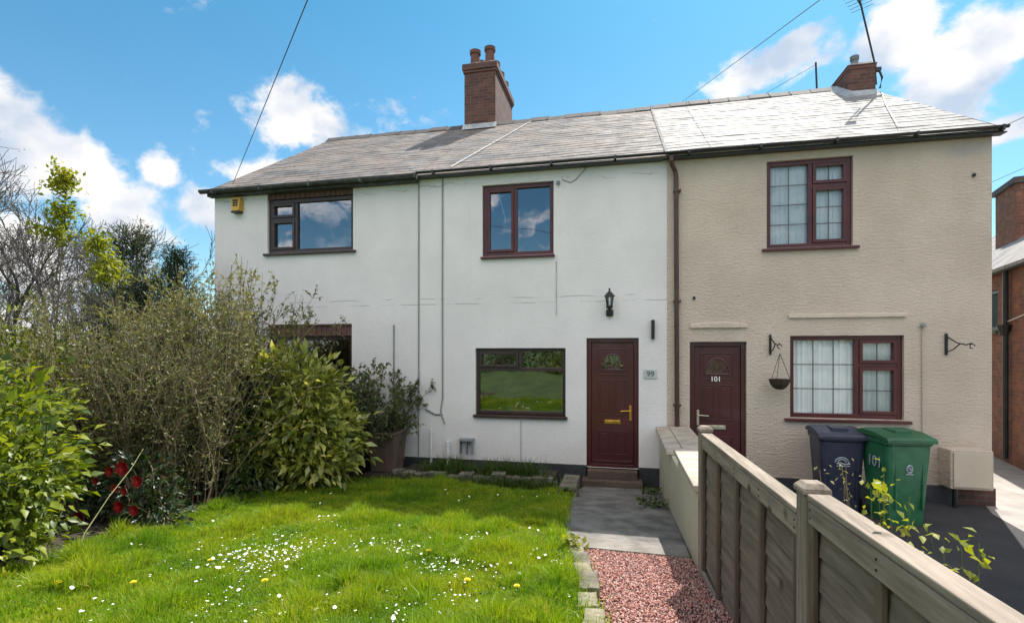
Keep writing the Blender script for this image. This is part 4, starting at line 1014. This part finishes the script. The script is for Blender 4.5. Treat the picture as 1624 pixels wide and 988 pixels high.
# yellow green shrub by the wall
t = thing('spotted_laurel', (-4.6, 6.5, gz(6.5)), 'rounded yellow green leafy shrub in front of the white cottage window', 'shrub')
leafy(t, [(-4.95,6.5,1.5,.66,.5,.72), (-4.4,6.4,1.0,.68,.5,.58), (-4.9,6.1,.85,.6,.5,.55), (-4.08,6.7,.95,.38,.4,.45), (-4.2,6.2,.6,.5,.35,.28), (-4.35,6.5,1.55,.4,.4,.42)], 7500, .145, .40, LEAF_AUC, GREENST, (-4.5,6.6,.2), clump=.17, per=13, shell=.55, droop=.1)
t = thing('evergreen_shrub', (-5.3, 6.0, gz(6.0)), 'dark glossy evergreen shrub between the twiggy bush and the yellow green one', 'shrub')
leafy(t, [(-5.25,5.9,.95,.6,.5,.7), (-4.85,5.6,.62,.5,.4,.45), (-5.4,5.7,1.45,.45,.4,.45)], 5500, .085, .4, LEAF_DARK, TWIG, (-5.3,5.9,.25), clump=.15, per=14, shell=.5)

# twiggy shrubs
def twiggy(root, base, nst, h, spread, lean, twm, leafm, leafsize, bl=.30, nbr=12, leaves_per=5, r0=.010, low=.0, footprint=.35):
    lines = []; C = []; D = []; S = []
    for i in range(nst):
        ang = rng.uniform(0, 2*math.pi); rad = footprint*math.sqrt(rng.random()); b0 = np.array([base[0]+rad*math.cos(ang)*1.6, base[1]+rad*math.sin(ang), 0]); b0[2] = gz(b0[1])-.02
        out = np.array([math.cos(ang), math.sin(ang), 0])*spread*rng.uniform(.2, 1.1)*(rad/footprint+.25)
        L = h*rng.uniform(.62, 1.05); pts, rr = grow(b0, out+np.array([lean, 0, 1]), L, 9, .11, r0*rng.uniform(.6, 1.2), .0025, .02); lines.append((pts, rr))
        for k in range(nbr):
            u = rng.uniform(.15+low, .98)*9; j = int(u); j = min(j, 8); p = pts[j]+(pts[j+1]-pts[j])*(u-j); dd = pts[j+1]-pts[j]; dd /= np.linalg.norm(dd)
            side = rng.normal(size=3)*.75; l = bl*rng.uniform(.4, 1.3)*(1.15-.5*u/9); q, r_ = grow(p, dd*.8+side, l, 3, .16, .0035, .0015, .05); lines.append((q, r_))
            for _ in range(leaves_per):
                w = rng.uniform(.2, 1)*3; jj = min(int(w), 2); C.append(q[jj]+(q[jj+1]-q[jj])*(w-jj)); D.append((q[jj+1]-q[jj])*6/l*.3+rng.normal(size=3)*.7); S.append(leafsize*rng.uniform(.5, 1.4))
    V, F = tubes(lines, 3); fastmesh('branches', V, F, twm, root)
    V, F = leafset(np.array(C), np.array(D), np.array(S), .5); fastmesh('leaves', V, F, leafm, root)
t = thing('twiggy_shrub', (-5.1, 5.0, gz(5)), 'large brown twiggy bush with tiny olive buds behind the red roses', 'shrub')
twiggy(t, (-5.6, 4.95), 170, 2.4, .27, 0, TWIG, LEAF_OLIVE, .034, nbr=18, leaves_per=9, footprint=.60)
leafy(t, [(-5.6,4.75,.75,.95,.45,.5), (-5.8,4.9,1.5,.85,.45,.6), (-5.3,5.0,1.1,.6,.4,.5)], 12000, .042, .5, LEAF_UNDER, TWIG, (-5.4,4.9,.35), clump=.13, per=16, shell=.3)
t = thing('twiggy_shrub', (-5.95, 5.4, gz(5.4)), 'brown twiggy bush at the back left below the conifer', 'shrub')
twiggy(t, (-6.1, 5.3), 130, 2.6, .4, 0, TWIG2, LEAF_OLIVE, .036, nbr=17, leaves_per=9, footprint=.7)
t = thing('twiggy_shrub', (-5.3, 6.4, gz(6.4)), 'tall loose shrub with pale budding tips against the white cottage wall', 'shrub')
twiggy(t, (-5.75, 6.2), 140, 3.25, .15, .0, TWIG2, LEAF_PALE, .046, nbr=26, leaves_per=9, footprint=.38, low=.15)
t = thing('small_shrub', (-3.8, 7.4, gz(7.4)), 'small airy grey green shrub beside the brown planter', 'shrub')
twiggy(t, (-4.25, 7.85), 85, 1.95, .50, .16, TWIG, LEAF_GREY, .06, bl=.26, nbr=16, leaves_per=12, footprint=.16, r0=.008)

# saplings with yellow leaves
def sapling(base, h, tips, label, nleaf=90, zlo=.62, lean=0, cl=.13):
    t = thing('sapling', (base[0], base[1], gz(base[1])), label, 'sapling')
    lines = []; b0 = (base[0], base[1], gz(base[1])-.02); main, rr = grow(b0, (lean, 0, 1), h, 12, .025, .018, .005, .01); lines.append((main, rr)); C = []; D = []; S = []
    for i in range(tips):
        u = rng.uniform(zlo, 1)*12; j = min(int(u), 11); p = main[j]+(main[j+1]-main[j])*(u-j); q, r_ = grow(p, rng.normal(size=3)*.7+np.array([0, 0, .7]), rng.uniform(.10, .28), 4, .12, .006, .002, .1); lines.append((q, r_))
        for _ in range(nleaf//tips*4):
            e = q[rng.integers(2, 5)]; C.append(e+rng.normal(size=3)*cl*.5); D.append(rng.normal(size=3)+np.array([0, 0, -.1])); S.append(.07*rng.uniform(.6, 1.2))
    for i in range(14):
        u = rng.uniform(.25, .9)*12; j = min(int(u), 11); q, r_ = grow(main[j], rng.normal(size=3)*.6+np.array([0, 0, .9]), rng.uniform(.3, .9), 5, .1, .006, .002, .08); lines.append((q, r_))
    V, F = tubes(lines, 4); fastmesh('trunk', V, F, TWIG2, t); V, F = leafset(np.array(C), np.array(D), np.array(S), .55); fastmesh('crown', V, F, LEAF_YEL, t)
sapling((-6.95, 4.95), 3.95, 11, 'slender sapling with yellow green leaves in front of the bare tree', 260, .76, cl=.11)
sapling((-6.55, 5.6), 3.25, 9, 'shorter sapling with bright yellow leaves beside the conifer', 240, .84, cl=.14)
t = thing('yellow_shrub', (-7.4, 5.2, gz(5.2)), 'loose yellow green bush behind the big glossy shrub at the left', 'shrub')
leafy(t, [(-7.0,4.5,2.0,.8,.6,.55), (-6.5,4.4,1.6,.7,.5,.5), (-8.0,5.0,1.7,1.2,.8,.9), (-6.8,4.4,1.1,.9,.6,.6)], 7000, .085, .45, leafmat('yellow_green_leaf', [(.10,.13,.02), (.26,.27,.05), (.16,.18,.03), (.07,.10,.02)], .4, .5), TWIG2, (-7.3,5.2,.3), clump=.2, per=11, shell=.45)

# conifers
def conifer(x, y, h, w, label):
    t = thing('conifer', (x, y, gz(y)), label, 'tree'); C = []; D = []; S = []; lines = []
    main, rr = grow((x, y, gz(y)-.02), (0, 0, 1), h, 10, .01, .05, .012); lines.append((main, rr))
    for i in range(210):
        u = rng.uniform(.12, .98); z = gz(y)+h*u; L = w*(1.02-u)**.55*rng.uniform(.6, 1.1); a = rng.uniform(0, 2*math.pi); q, r_ = grow((x, y, z), (math.cos(a), math.sin(a), .55), L, 6, .08, .009, .003, .12); lines.append((q, r_))
        k = int(30+50*L); idx = rng.integers(1, 7, k); C.append(q[idx]+rng.normal(size=(k, 3))*.06); D.append(np.array([math.cos(a), math.sin(a), .9])*.8+rng.normal(size=(k, 3))*.6); S.append(.11*rng.uniform(.6, 1.2, k))
    V, F = tubes(lines, 4); fastmesh('trunk', V, F, BARK, t); V, F = leafset(np.concatenate(C), np.concatenate(D), np.concatenate(S), .16); fastmesh('crown', V, F, LEAF_CON, t)
conifer(-8.45, 7.3, 4.2, 1.5, 'dark blue green conifer behind the twiggy bushes')
conifer(-7.55, 7.3, 3.75, 1.05, 'slimmer dark conifer close to the white cottage corner')

# bare trees at the far left
def baretree(x, y, h, label, seed, leafy_=0, spread=.75):
    global rng; old = rng; rng = np.random.default_rng(seed)
    t = thing('bare_tree', (x, y, gz(y)), label, 'tree'); lines = []; tips = []
    def rec(p, d, L, r, depth):
        pts, rr = grow(p, d, L, 5, .10, max(r, .0045), max(r*.62, .0035), .03); lines.append((pts, rr))
        if depth == 0: tips.append(pts[-1]); return
        nb = rng.integers(3, 5) if depth > 1 else 5
        for i in range(nb):
            j = 5 if i == 0 else rng.integers(2, 6); dd = (pts[min(j, 5)]-pts[j-1]); dd /= np.linalg.norm(dd)
            rec(pts[min(j, 5)], dd+rng.normal(size=3)*spread*.55, L*rng.uniform(.6, .82), r*.55, depth-1)
    rec((x, y, gz(y)-.05), (0, 0, 1), h*.30, .085, 6)
    V, F = tubes(lines, 4); fastmesh('trunk', V, F, BARK, t)
    tips = np.array(tips); idx = rng.choice(len(tips), min(len(tips), 3500)); V, F = leafset(tips[idx]+rng.normal(size=(len(idx), 3))*.05, rng.normal(size=(len(idx), 3)), .03*rng.uniform(.6, 1.3, len(idx)), .6)
    fastmesh('crown', V, F, leafmat('grey_bud', [(.10,.095,.09), (.14,.12,.11)], .2, .7), t); rng = old
baretree(-11.9, 8.2, 7.1, 'tall bare grey tree at the left edge of the garden', 3)
baretree(-10.2, 8.4, 5.0, 'smaller bare tree just left of the conifer', 11)
baretree(-9.9, 6.9, 5.6, 'low bare thicket tree in front of the tall one at the left edge', 31)
baretree(-14.5, 9.5, 6.5, 'bare tree farthest to the left beyond the garden', 21)
# hedge beyond the bushes, closing the garden on the left
t = thing('hedge', (-11, 8, 0), 'long mixed hedge under the bare trees at the left', 'hedge')
leafy(t, [(-9.6,7.6,1.1,1.4,.7,1.25), (-12,7.8,1.3,1.6,.8,1.4), (-14.5,8.2,1.3,1.7,.9,1.5), (-9,9.5,1.0,1.2,.9,1.1), (-12,6,1.1,1.4,.8,1.2)], 9000, .14, .45, LEAF_HEDGE, TWIG, (-11,8,0), clump=.28, per=14)

# roses: dark foliage with red flowers
rs = thing('rose_bush', (-4.75, 4.25, gz(4.25)), 'low dark bush with red flowers at the lawn edge below the twiggy bush', 'shrub')
leafy(rs, [(-4.75,4.2,.78,.36,.25,.30), (-4.45,4.05,.62,.28,.2,.2), (-5.0,4.1,.7,.25,.2,.25), (-4.3,3.95,.5,.25,.2,.1)], 1700, .085, .4, leafmat('rose_leaf', [(.02,.05,.015), (.035,.07,.025), (.05,.04,.02)], .25, .4), TWIG, (-4.8,4.2,.4), clump=.13, per=9)
REDP = pm('red_petal', (.36,.008,.012), (.26,.004,.008), 20, .5)
def flower(parent, c, r):
    r *= 1.25
    V = []; F = []; c = np.array(c)
    for ring, (n, rr, zz) in enumerate(((7, 1.0, .0), (6, .72, .25), (5, .45, .4))):
        for i in range(n):
            a = 2*math.pi*i/n+ring*.4; d = np.array([math.cos(a), -.35, math.sin(a)]); s = np.array([-math.sin(a), 0, math.cos(a)])*r*.42*rr*1.3; b = len(V); o_ = c+np.array([0, -zz*r*.6, 0])
            V += [o_, o_+d*r*rr*.6+s, o_+d*r*rr+np.array([0, -.1*r, 0]), o_+d*r*rr*.6-s]; F.append((b, b+1, b+2, b+3))
    fastmesh('flower', np.array(V), np.array(F), REDP, parent)
rose_spots = [(-4.50,3.86,1.06,.062),(-4.31,3.84,.955,.05),(-4.70,3.9,1.01,.042),(-5.04,3.84,.80,.045),(-4.90,3.78,.60,.055),(-4.52,3.84,.71,.05),(-4.35,3.84,.685,.045),(-4.62,3.88,.86,.035),(-4.82,3.86,.92,.03),(-4.45,3.82,.86,.03)]
for fx, fy_, fz, fr_ in rose_spots: flower(rs, (fx, fy_-.05, fz), fr_)
# a bent bare cane leaning over the lawn
o = MB().tube([(-4.02,3.0,.55), (-4.1,3.15,.72), (-4.18,3.4,.92), (-4.3,3.7,1.08), (-4.5,4.0,1.2)], [.004,.004,.003,.003,.002], 6).build('bent_cane', pm('straw_cane', (.32,.29,.12), None, 6, .7)); tag(o, 'pale bent cane leaning out of the glossy shrub to the grass', 'stick')

# leaves poking over the fence from the drive side
def fence_plant(sc, zc, ns, ds, dz, label, mat, size, nst=8, dry=False, side=.13):
    p = fpt(sc, side, 0); t = thing('climbing_weed', p, label, 'plant'); lines = []; C = []; D = []; S = []
    for i in range(nst):
        u = rng.uniform(-1, 1); b0 = np.array(fpt(sc+u*ds*.6, side+.08, 0.0)); e = np.array(fpt(sc+u*ds, side+rng.normal()*.05, zc+rng.uniform(-1, 1)*dz)); mid = (b0+e)/2+rng.normal(size=3)*.05
        tt = np.linspace(0, 1, 9)[:, None]; pts = (1-tt)**2*b0+2*tt*(1-tt)*mid+tt*tt*e; lines.append((pts, np.linspace(.004, .0014, 9)))
        for _ in range(ns):
            w = rng.uniform(-.02, .12); C.append(e-np.array([0, 0, w])+rng.normal(size=3)*.02); D.append(rng.normal(size=3)+np.array([0, 0, .15])); S.append(size*rng.uniform(.5, 1.2))
    V, F = tubes(lines, 4); fastmesh('stem', V, F, GREENST if not dry else TWIG, t); V, F = leafset(np.array(C), np.array(D), np.array(S), .62); fastmesh('leaves', V, F, mat, t)
fence_plant(2.13, 1.70, 11, .15, .035, 'bright leafy weed growing up behind the nearer fence post', LEAF_YEL, .032, 6)
fence_plant(1.86, 1.70, 5, .06, .06, 'dry grey weed stems standing behind the nearer fence post', LEAF_PALE, .02, 6, True)
fence_plant(2.40, 1.615, 12, .09, .03, 'yellow green leaves poking up halfway along the near fence panel', LEAF_YEL, .030, 5)

# ------------------------------------------------------------------ lawn
LP = [(-.1, .8), (-.14, 2.4), (-.2, 2.98), (-.30, 3.6), (-.41, 4.17), (-.62, 4.83), (-.70, 6.0), (-.75, 7.1), (-1.05, 7.42), (-3.5, 7.42), (-4.35, 6.9), (-4.55, 5.5), (-4.35, 3.9), (-4.0, 2.2), (-3.9, .8)]
def inpoly(P, x, y):
    c = np.zeros(len(x), bool); n = len(P)
    for i in range(n):
        (x1, y1), (x2, y2) = P[i], P[(i+1) % n]
        m = ((y1 > y) != (y2 > y)) & (x < (x2-x1)*(y-y1)/(y2-y1+1e-12)+x1); c ^= m
    return c
def vnoise(x, y, s, seed):
    g = np.random.default_rng(seed).random((64, 64)); u = x*s+20; v_ = y*s+20; i = np.floor(u).astype(int); j = np.floor(v_).astype(int); a = u-i; b = v_-j; a = a*a*(3-2*a); b = b*b*(3-2*b); i %= 64; j %= 64; i2 = (i+1) % 64; j2 = (j+1) % 64
    return g[i, j]*(1-a)*(1-b)+g[i2, j]*a*(1-b)+g[i, j2]*(1-a)*b+g[i2, j2]*a*b
def blades(x, y, h, w, lean=.45, z=None):
    n = len(x); z0 = np.array([gz(q) for q in y]) if z is None else z; a = rng.uniform(0, 2*math.pi, n); dx = np.cos(a); dy = np.sin(a); ln = np.abs(rng.normal(size=n))*lean*h
    la = rng.uniform(0, 2*math.pi, n); lx = np.cos(la)*ln; ly = np.sin(la)*ln
    B = np.stack([x, y, z0-.005], 1); s = np.stack([dx*w, dy*w, 0*x], 1)*.5
    M = B+np.stack([lx*.35, ly*.35, h*.58], 1); T = B+np.stack([lx, ly, h*np.clip(1-.25*(ln/h)**2, .4, 1)], 1)
    V = np.stack([B-s, B+s, M+s*.8, M-s*.8, T], 1).reshape(-1, 3); k = np.arange(n)[:, None]*5
    return V, np.concatenate([k+np.array([[0, 1, 2]]), k+np.array([[0, 2, 3]]), k+np.array([[3, 2, 4]])], 0)
def grassmat():
    m, nt, N, L, P = newmat('grass_blade'); g = N.new('ShaderNodeNewGeometry'); tc = N.new('ShaderNodeTexCoord')
    c = ramp(N, L, g.outputs['Random Per Island'], [(0, (.085,.17,.006)), (.35, (.18,.31,.008)), (.68, (.29,.41,.014)), (.86, (.38,.42,.035)), (1, (.30,.27,.10))])
    v_ = ramp(N, L, noise(N, L, tc.outputs['Object'], 1.7, 4), [(.30, (.55,.72,.8)), (.42, (.85,.95,.9)), (.55, (1.12,1.05,.95)), (.70, (1.45,1.15,1.3))])
    c = mixc(N, L, 1., c, v_, 'MULTIPLY'); L.new(c, P.inputs['Base Color']); P.inputs['Roughness'].default_value = .5; P.inputs['Specular IOR Level'].default_value = .35
    t_ = N.new('ShaderNodeBsdfTranslucent'); L.new(mixc(N, L, 1., c, (1.2,1.25,.5), 'MULTIPLY'), t_.inputs[0]); mx = N.new('ShaderNodeMixShader'); mx.inputs[0].default_value = .45
    L.new(P.outputs[0], mx.inputs[1]); L.new(t_.outputs[0], mx.inputs[2]); L.new(mx.outputs[0], N['Material Output'].inputs[0]); return m
GRASS = grassmat()
def lawn():
    N_ = 420000; x = rng.uniform(-4.4, 0, N_); y = rng.uniform(1.9, 7.45, N_)
    keep = inpoly(LP, x, y); keep &= rng.random(N_) < np.clip(1.35-(y-2)*.15, .35, 1)
    x = x[keep]; y = y[keep]; n1 = vnoise(x, y, 2.3, 1); n2 = vnoise(x, y, 7, 2); h = .034+.065*n1*n2*1.6+.012*rng.random(len(x)); h *= np.where(n1 > .62, 1.5, 1)*(.75+.6*vnoise(x, y, 14, 5))
    k = rng.random(len(x)) > .25*(n2 < .25); x, y, h = x[k], y[k], h[k]
    V, F = blades(x, y, h, rng.uniform(.0035, .0065, len(x)), .55); o = fastmesh('lawn_grass', V, F, GRASS); tag(o, 'short bright green grass of the front lawn', 'grass', kind='stuff')
    # ragged longer grass along the edges and in the bed
    X = []; Y = []; Hh = []; Z = []
    P = LP[1:-1]
    for i in range(len(P)-1):
        (x1, y1), (x2, y2) = P[i], P[i+1]; L_ = math.hypot(x2-x1, y2-y1); n = int(L_*(1500 if i < 7 else 500)); tt = rng.random(n); X.append(x1+(x2-x1)*tt+rng.normal(size=n)*.045); Y.append(y1+(y2-y1)*tt+rng.normal(size=n)*.045); Hh.append(rng.uniform(.05, .13, n)); Z.append(np.array([gz(q) for q in Y[-1]]))
    V, F = blades(np.concatenate(X), np.concatenate(Y), np.concatenate(Hh), rng.uniform(.005, .009, sum(map(len, X))), .6, np.concatenate(Z)); o = fastmesh('edge_grass', V, F, GRASS); tag(o, 'longer ragged grass along the lawn edges', 'grass', kind='stuff')
lawn()
def bedweeds():
    BLADE = leafmat('weed_blade', [(.035,.075,.012), (.07,.12,.02), (.11,.15,.03)], .4, .5); spots = [(-3.3,7.36,.2),(-2.65,7.36,.2),(-2.35,7.33,.17),(-2.05,7.36,.22),(-1.75,7.33,.2),(-1.4,7.36,.2),(-3.0,7.7,.24),(-.95,7.34,.17),(-2.75,7.75,.30),(-2.55,7.6,.34),(-2.3,7.75,.22),(-2.0,7.7,.30),(-1.75,7.6,.34),(-1.5,7.65,.30),(-1.3,7.55,.36),(-1.1,7.5,.26),(-1.55,7.35,.2),(-2.9,7.35,.16),(-1.2,7.3,.22)]
    for i, (x0, y0, h) in enumerate(spots):
        n = 150; x = x0+rng.normal(size=n)*.11; y = y0+rng.normal(size=n)*.05; V, F = blades(x, y, h*rng.uniform(.4, 1.15, n), rng.uniform(.008, .014, n), .55, np.full(n, .18 if y0 > 7.5 else gz(y0)))
        o = fastmesh('weed_tuft', V, F, BLADE); tag(o, 'tuft of tall green weeds growing in the stony border below the white wall', 'weed', 'weeds along the border')
bedweeds()
def tuft(x0, y0, h, label, mat=None, n=60, name='weed_tuft', w=.05):
    x = x0+rng.normal(size=n)*w; y = y0+rng.normal(size=n)*w; C = np.stack([x, y, np.array([gz(q) for q in y])+rng.random(n)*h*.7], 1); D = np.stack([rng.normal(size=n), rng.normal(size=n), rng.random(n)*1.3], 1)
    V, F = leafset(C, D, .075*rng.uniform(.6, 1.2, n), .5); o = fastmesh(name, V, F, mat or LEAF_BRIGHT); tag(o, label, 'weed')
tuft(-.42, 4.30, .20, 'bright leafy weed at the corner of the path slab and the gravel', LEAF_YEL, 70)
tuft(.40, 6.6, .14, 'low green weed at the foot of the garden wall beside the path', LEAF_DARK, 120, w=.10)
tuft(.44, 7.5, .12, 'small green weed by the wall near the door step', LEAF_DARK, 60, w=.07)
tuft(-.72, 6.95, .16, 'dark weed tucked against the pale stone block', LEAF_DARK, 70)
# clover and low leaves in the lawn
n = 16000; x = rng.uniform(-4.2, -.1, n); y = rng.uniform(2.0, 5.5, n); k = inpoly(LP, x, y) & (vnoise(x, y, 1.9, 9) > .48); x = x[k]; y = y[k]
C = np.stack([x, y, np.array([gz(q) for q in y])+rng.uniform(.015, .045, len(x))], 1); V, F = leafset(C, np.stack([rng.normal(size=len(x)), rng.normal(size=len(x)), rng.normal(size=len(x))*.25], 1), .022*rng.uniform(.6, 1.3, len(x)), .8)
tag(fastmesh('clover', V, F, leafmat('clover_leaf', [(.05,.12,.015), (.09,.18,.02), (.13,.2,.03)], .35, .5)), 'low clover and broad leaves spread through the grass', 'clover', kind='stuff')

# daisies and dandelions
PETAL = pm('daisy_petal', (.85,.85,.82), (.75,.75,.72), 20, .6); YC = pm('flower_yellow', (.85,.68,.02), (.75,.55,.01), 20, .6)
def daisy_mesh():
    V = []; F = []; n = 11
    for i in range(n):
        a = 2*math.pi*i/n; d = Vector((math.cos(a), math.sin(a), .12)); s = Vector((-math.sin(a), math.cos(a), 0))*.0042; b = len(V); V += [Vector((0,0,0)), d*.007+s, d*.0145+s*.8, d*.0145-s*.8, d*.007-s]; F.append((b, b+1, b+2, b+3, b+4))
    m = MB().add(V, F); m.lathe([(.0045, .0005), (.004, .003), (.001, .0042)], (0, 0, 0), 7, 1); me = m.build('daisy', [PETAL, YC]); return me
dz = daisy_mesh(); first = True; cnt = 0; cl = [(-.5-2.3*rng.random()**1.2, rng.uniform(2.5, 4.7)) for _ in range(24)]
tries = 0
while cnt < 285 and tries < 9000:
    tries += 1
    if rng.random() < .72: cx, cy = cl[rng.integers(len(cl))]; x = cx+rng.normal()*.20; y = cy+rng.normal()*.14
    else: x = rng.uniform(-4, -.3); y = 2.2+rng.random()**1.3*4.8
    if y < 2.2 or y > 7.1 or not inpoly(LP, np.array([x]), np.array([y]))[0]: continue
    o = dz if first else dz.copy()
    if not first: col.objects.link(o)
    first = False; cnt += 1; s_ = rng.uniform(.45, .9); o.scale = (s_, s_, s_); o.location = (x, y, gz(y)+rng.uniform(.055, .09)); o.rotation_euler = (rng.normal()*.3+.35, rng.normal()*.3, rng.uniform(0, 6)); tag(o, 'small white daisy open in the sunny lawn grass', 'daisy', 'daisies scattered over the lawn')
n = 800; ci = rng.integers(len(cl), size=n); xx = np.array([c[0] for c in cl])[ci]+rng.normal(size=n)*.26; yy = np.array([c[1] for c in cl])[ci]+rng.normal(size=n)*.2
k = inpoly(LP, xx, yy) & (yy > 2.1); xx = xx[k]; yy = yy[k]; C = np.stack([xx, yy, np.array([gz(q) for q in yy])+rng.uniform(.03, .07, len(xx))], 1); A = rng.uniform(0, 6.3, (len(xx), 1))
P0 = np.array([[math.cos(2*math.pi*i/6), math.sin(2*math.pi*i/6), .1] for i in range(6)])*.006; V = (C[:, None]+P0[None]*rng.uniform(.7, 1.3, (len(xx), 1, 1))+rng.normal(size=(len(xx), 1, 1))*0).reshape(-1, 3)
tag(fastmesh('daisy_buds', V, np.arange(len(V)).reshape(-1, 6), PETAL), 'countless tiny white buds and petals sprinkled low in the grass', 'daisy buds', kind='stuff')
def dandelion(x, y, r, label):
    z = gz(y)+.085; t = thing('dandelion', (x, y, gz(y)), label, 'dandelion'); V = []; F = []
    for ring in range(4):
        n = 16-ring*3; rr = r*(1-ring*.22)
        for i in range(n):
            a = 2*math.pi*i/n+ring*.3; d = np.array([math.cos(a), math.sin(a), .15+ring*.28]); s = np.array([-math.sin(a), math.cos(a), 0])*r*.11; c = np.array([x, y, z]); b = len(V); V += [c, c+d*rr*.7+s, c+d*rr, c+d*rr*.7-s]; F.append((b, b+1, b+2, b+3))
    fastmesh('flower_head', np.array(V), np.array(F), YC, t); MB().tube([(x, y, gz(y)), (x+.004, y, z)], .0025, 5).build('stem', GREENST, t)
for (x, y, r, l) in [(-3.43,2.47,.032,'large yellow dandelion at the left, nearest the glossy shrub'),(-2.25,2.85,.024,'yellow dandelion in the left middle of the near lawn'),(-1.49,3.77,.024,'yellow dandelion farthest back among the daisies'),(-1.0,3.22,.026,'yellow dandelion in the right middle of the near lawn'),(-.66,3.2,.024,'yellow dandelion close to the brick edging'),(-3.0,2.6,.022,'small yellow dandelion beside the large one at the left'),(-2.9,3.1,.02,'small yellow dandelion toward the roses')]: dandelion(x, y, r, l)

# ------------------------------------------------------------------ edging stones and gravel
def roughblock(name, c, dims, rot, mat, label, group):
    b = bmesh.new(); bmesh.ops.create_cube(b, size=1); bmesh.ops.subdivide_edges(b, edges=b.edges[:], cuts=3, use_grid_fill=True)
    for vv in b.verts: vv.co = Vector((vv.co.x*dims[0], vv.co.y*dims[1], vv.co.z*dims[2]))+Vector((random.uniform(-1,1), random.uniform(-1,1), random.uniform(-1,1)))*.006
    me = bpy.data.meshes.new(name); b.to_mesh(me); b.free(); me.materials.append(mat); o = bpy.data.objects.new(name, me); col.objects.link(o); o.location = c; o.rotation_euler = (random.uniform(-.06,.06), random.uniform(-.06,.06), rot); md = o.modifiers.new('b', 'BEVEL'); md.width = .008; md.segments = 2; tag(o, label, 'stone', group)
ed = [(-.36,4.22,.24,.11), (-.30,3.96,.22,.12), (-.27,3.70,.2,.12), (-.215,3.43,.24,.13), (-.20,3.12,.2,.12), (-.15,2.84,.22,.12), (-.13,2.56,.2,.12), (-.11,2.3,.2,.12)]
EDM = [STONE, pm('mossy_edging_stone', (.28,.24,.17), (.12,.12,.06), 12, .9, 30, .8, .015), pm('red_edging_brick', (.28,.13,.09), (.17,.09,.07), 8, .9, 30, .6, .01)]
lab = ['edging block nearest the path slab, half hidden by weeds', 'second edging block from the path slab, beside the gravel', 'third edging block from the path slab, beside the gravel', 'raised dark edged block jutting toward the gravel', 'edging block just nearer than the raised one', 'pale edging block at the bottom edge of the photo', 'edging block below the bottom edge of the view', 'edging block nearest the photographer']
for i, (x, y, l, w) in enumerate(ed): roughblock('edging_block', (x, y, gz(y)+.025+(.02 if i == 3 else 0)), (w, l, .11), .15+random.uniform(-.12, .12), EDM[(1, 0, 1, 0, 1, 1, 0, 1)[i]], lab[i], 'edging blocks between lawn and gravel')
def gravel():
    GP = [(-.35, 4.44), (-.22, 3.9), (-.13, 3.3), (-.05, 2.6), (-.02, 1.2), (.78, 1.2), (.68, 3.0), (.585, 4.12), (.57, 4.42)]
    s = sheet('gravel_bed', GP, pm('gravel_base', (.17,.085,.075), (.08,.04,.035), 30, .95, 60, 1, .02), lift=.002)
    N_ = 26000; x = rng.uniform(-.4, .8, N_); y = rng.uniform(1.9, 4.46, N_); k = inpoly(GP, x+rng.normal(size=N_)*.022, y); x = x[k]; y = y[k]; n = len(x)
    base = np.array([(1,0,0),(-1,0,0),(0,1,0),(0,-1,0),(0,0,1),(0,0,-1)], float); F0 = np.array([(0,2,4),(2,1,4),(1,3,4),(3,0,4),(2,0,5),(1,2,5),(3,1,5),(0,3,5)])
    sz = rng.uniform(.004, .0105, n); V = base[None]*(1+.35*rng.normal(size=(n, 6, 1)))*sz[:, None, None]*np.array([1, 1, .7])
    q = rng.normal(size=(n, 4)); q /= np.linalg.norm(q, axis=1, keepdims=True); w, a, b, c = q.T
    Rm = np.stack([1-2*(b*b+c*c), 2*(a*b-c*w), 2*(a*c+b*w), 2*(a*b+c*w), 1-2*(a*a+c*c), 2*(b*c-a*w), 2*(a*c-b*w), 2*(b*c+a*w), 1-2*(a*a+b*b)], 1).reshape(n, 3, 3)
    V = np.einsum('nij,nkj->nki', Rm, V)+np.stack([x, y, np.array([gz(t_) for t_ in y])+.006+rng.random(n)*.010], 1)[:, None]
    F = (F0[None]+np.arange(n)[:, None, None]*6).reshape(-1, 3)
    m, nt, Nn, L, P = newmat('red_chippings'); g = Nn.new('ShaderNodeNewGeometry'); L.new(ramp(Nn, L, g.outputs['Random Per Island'], [(0, (.19,.075,.06)), (.3, (.42,.19,.15)), (.55, (.52,.28,.23)), (.8, (.32,.15,.135)), (.93, (.52,.40,.36)), (1, (.5,.42,.4))]), P.inputs['Base Color']); P.inputs['Roughness'].default_value = .85
    o = fastmesh('red_gravel', V.reshape(-1, 3), F, m); tag(o, 'loose reddish stone chippings between lawn and fence', 'gravel', kind='stuff')
gravel()

# ------------------------------------------------------------------ behind the photographer (mirrored in the windows)
t = thing('hedge', (-1, -7.5, 0), 'tall green hedge closing the garden behind the photographer', 'hedge')
leafy(t, [(-5+i*2.2, -7.5+.4*math.sin(i*2), 2.0+.5*math.sin(i*1.3), 1.5, .9, 1.5) for i in range(7)], 9000, .20, .5, LEAF_HEDGE, TWIG, (-1,-7.5,0), clump=.35, per=14)

for i, (x, y, z, r) in enumerate([(-2.6, -3.6, 1.5, .8), (.9, -4.6, 1.7, .9), (-5.2, -4.4, 1.8, 1.1)]):
    t = thing('round_shrub', (x, y, 1.2), ['rounded shrub behind the photographer on the garden side', 'broad bush behind the photographer near the gravel', 'tall spreading bush behind the photographer at the far side'][i], 'shrub')
    leafy(t, [(x, y, z+.2, r, r*.8, r), (x+.5*r, y, z-.1, r*.7, r*.6, r*.7)], 2200, .11, .5, [LEAF_BRIGHT, LEAF_AUC, LEAF_DARK][i], TWIG, (x, y, 1.2), clump=.2, per=12)
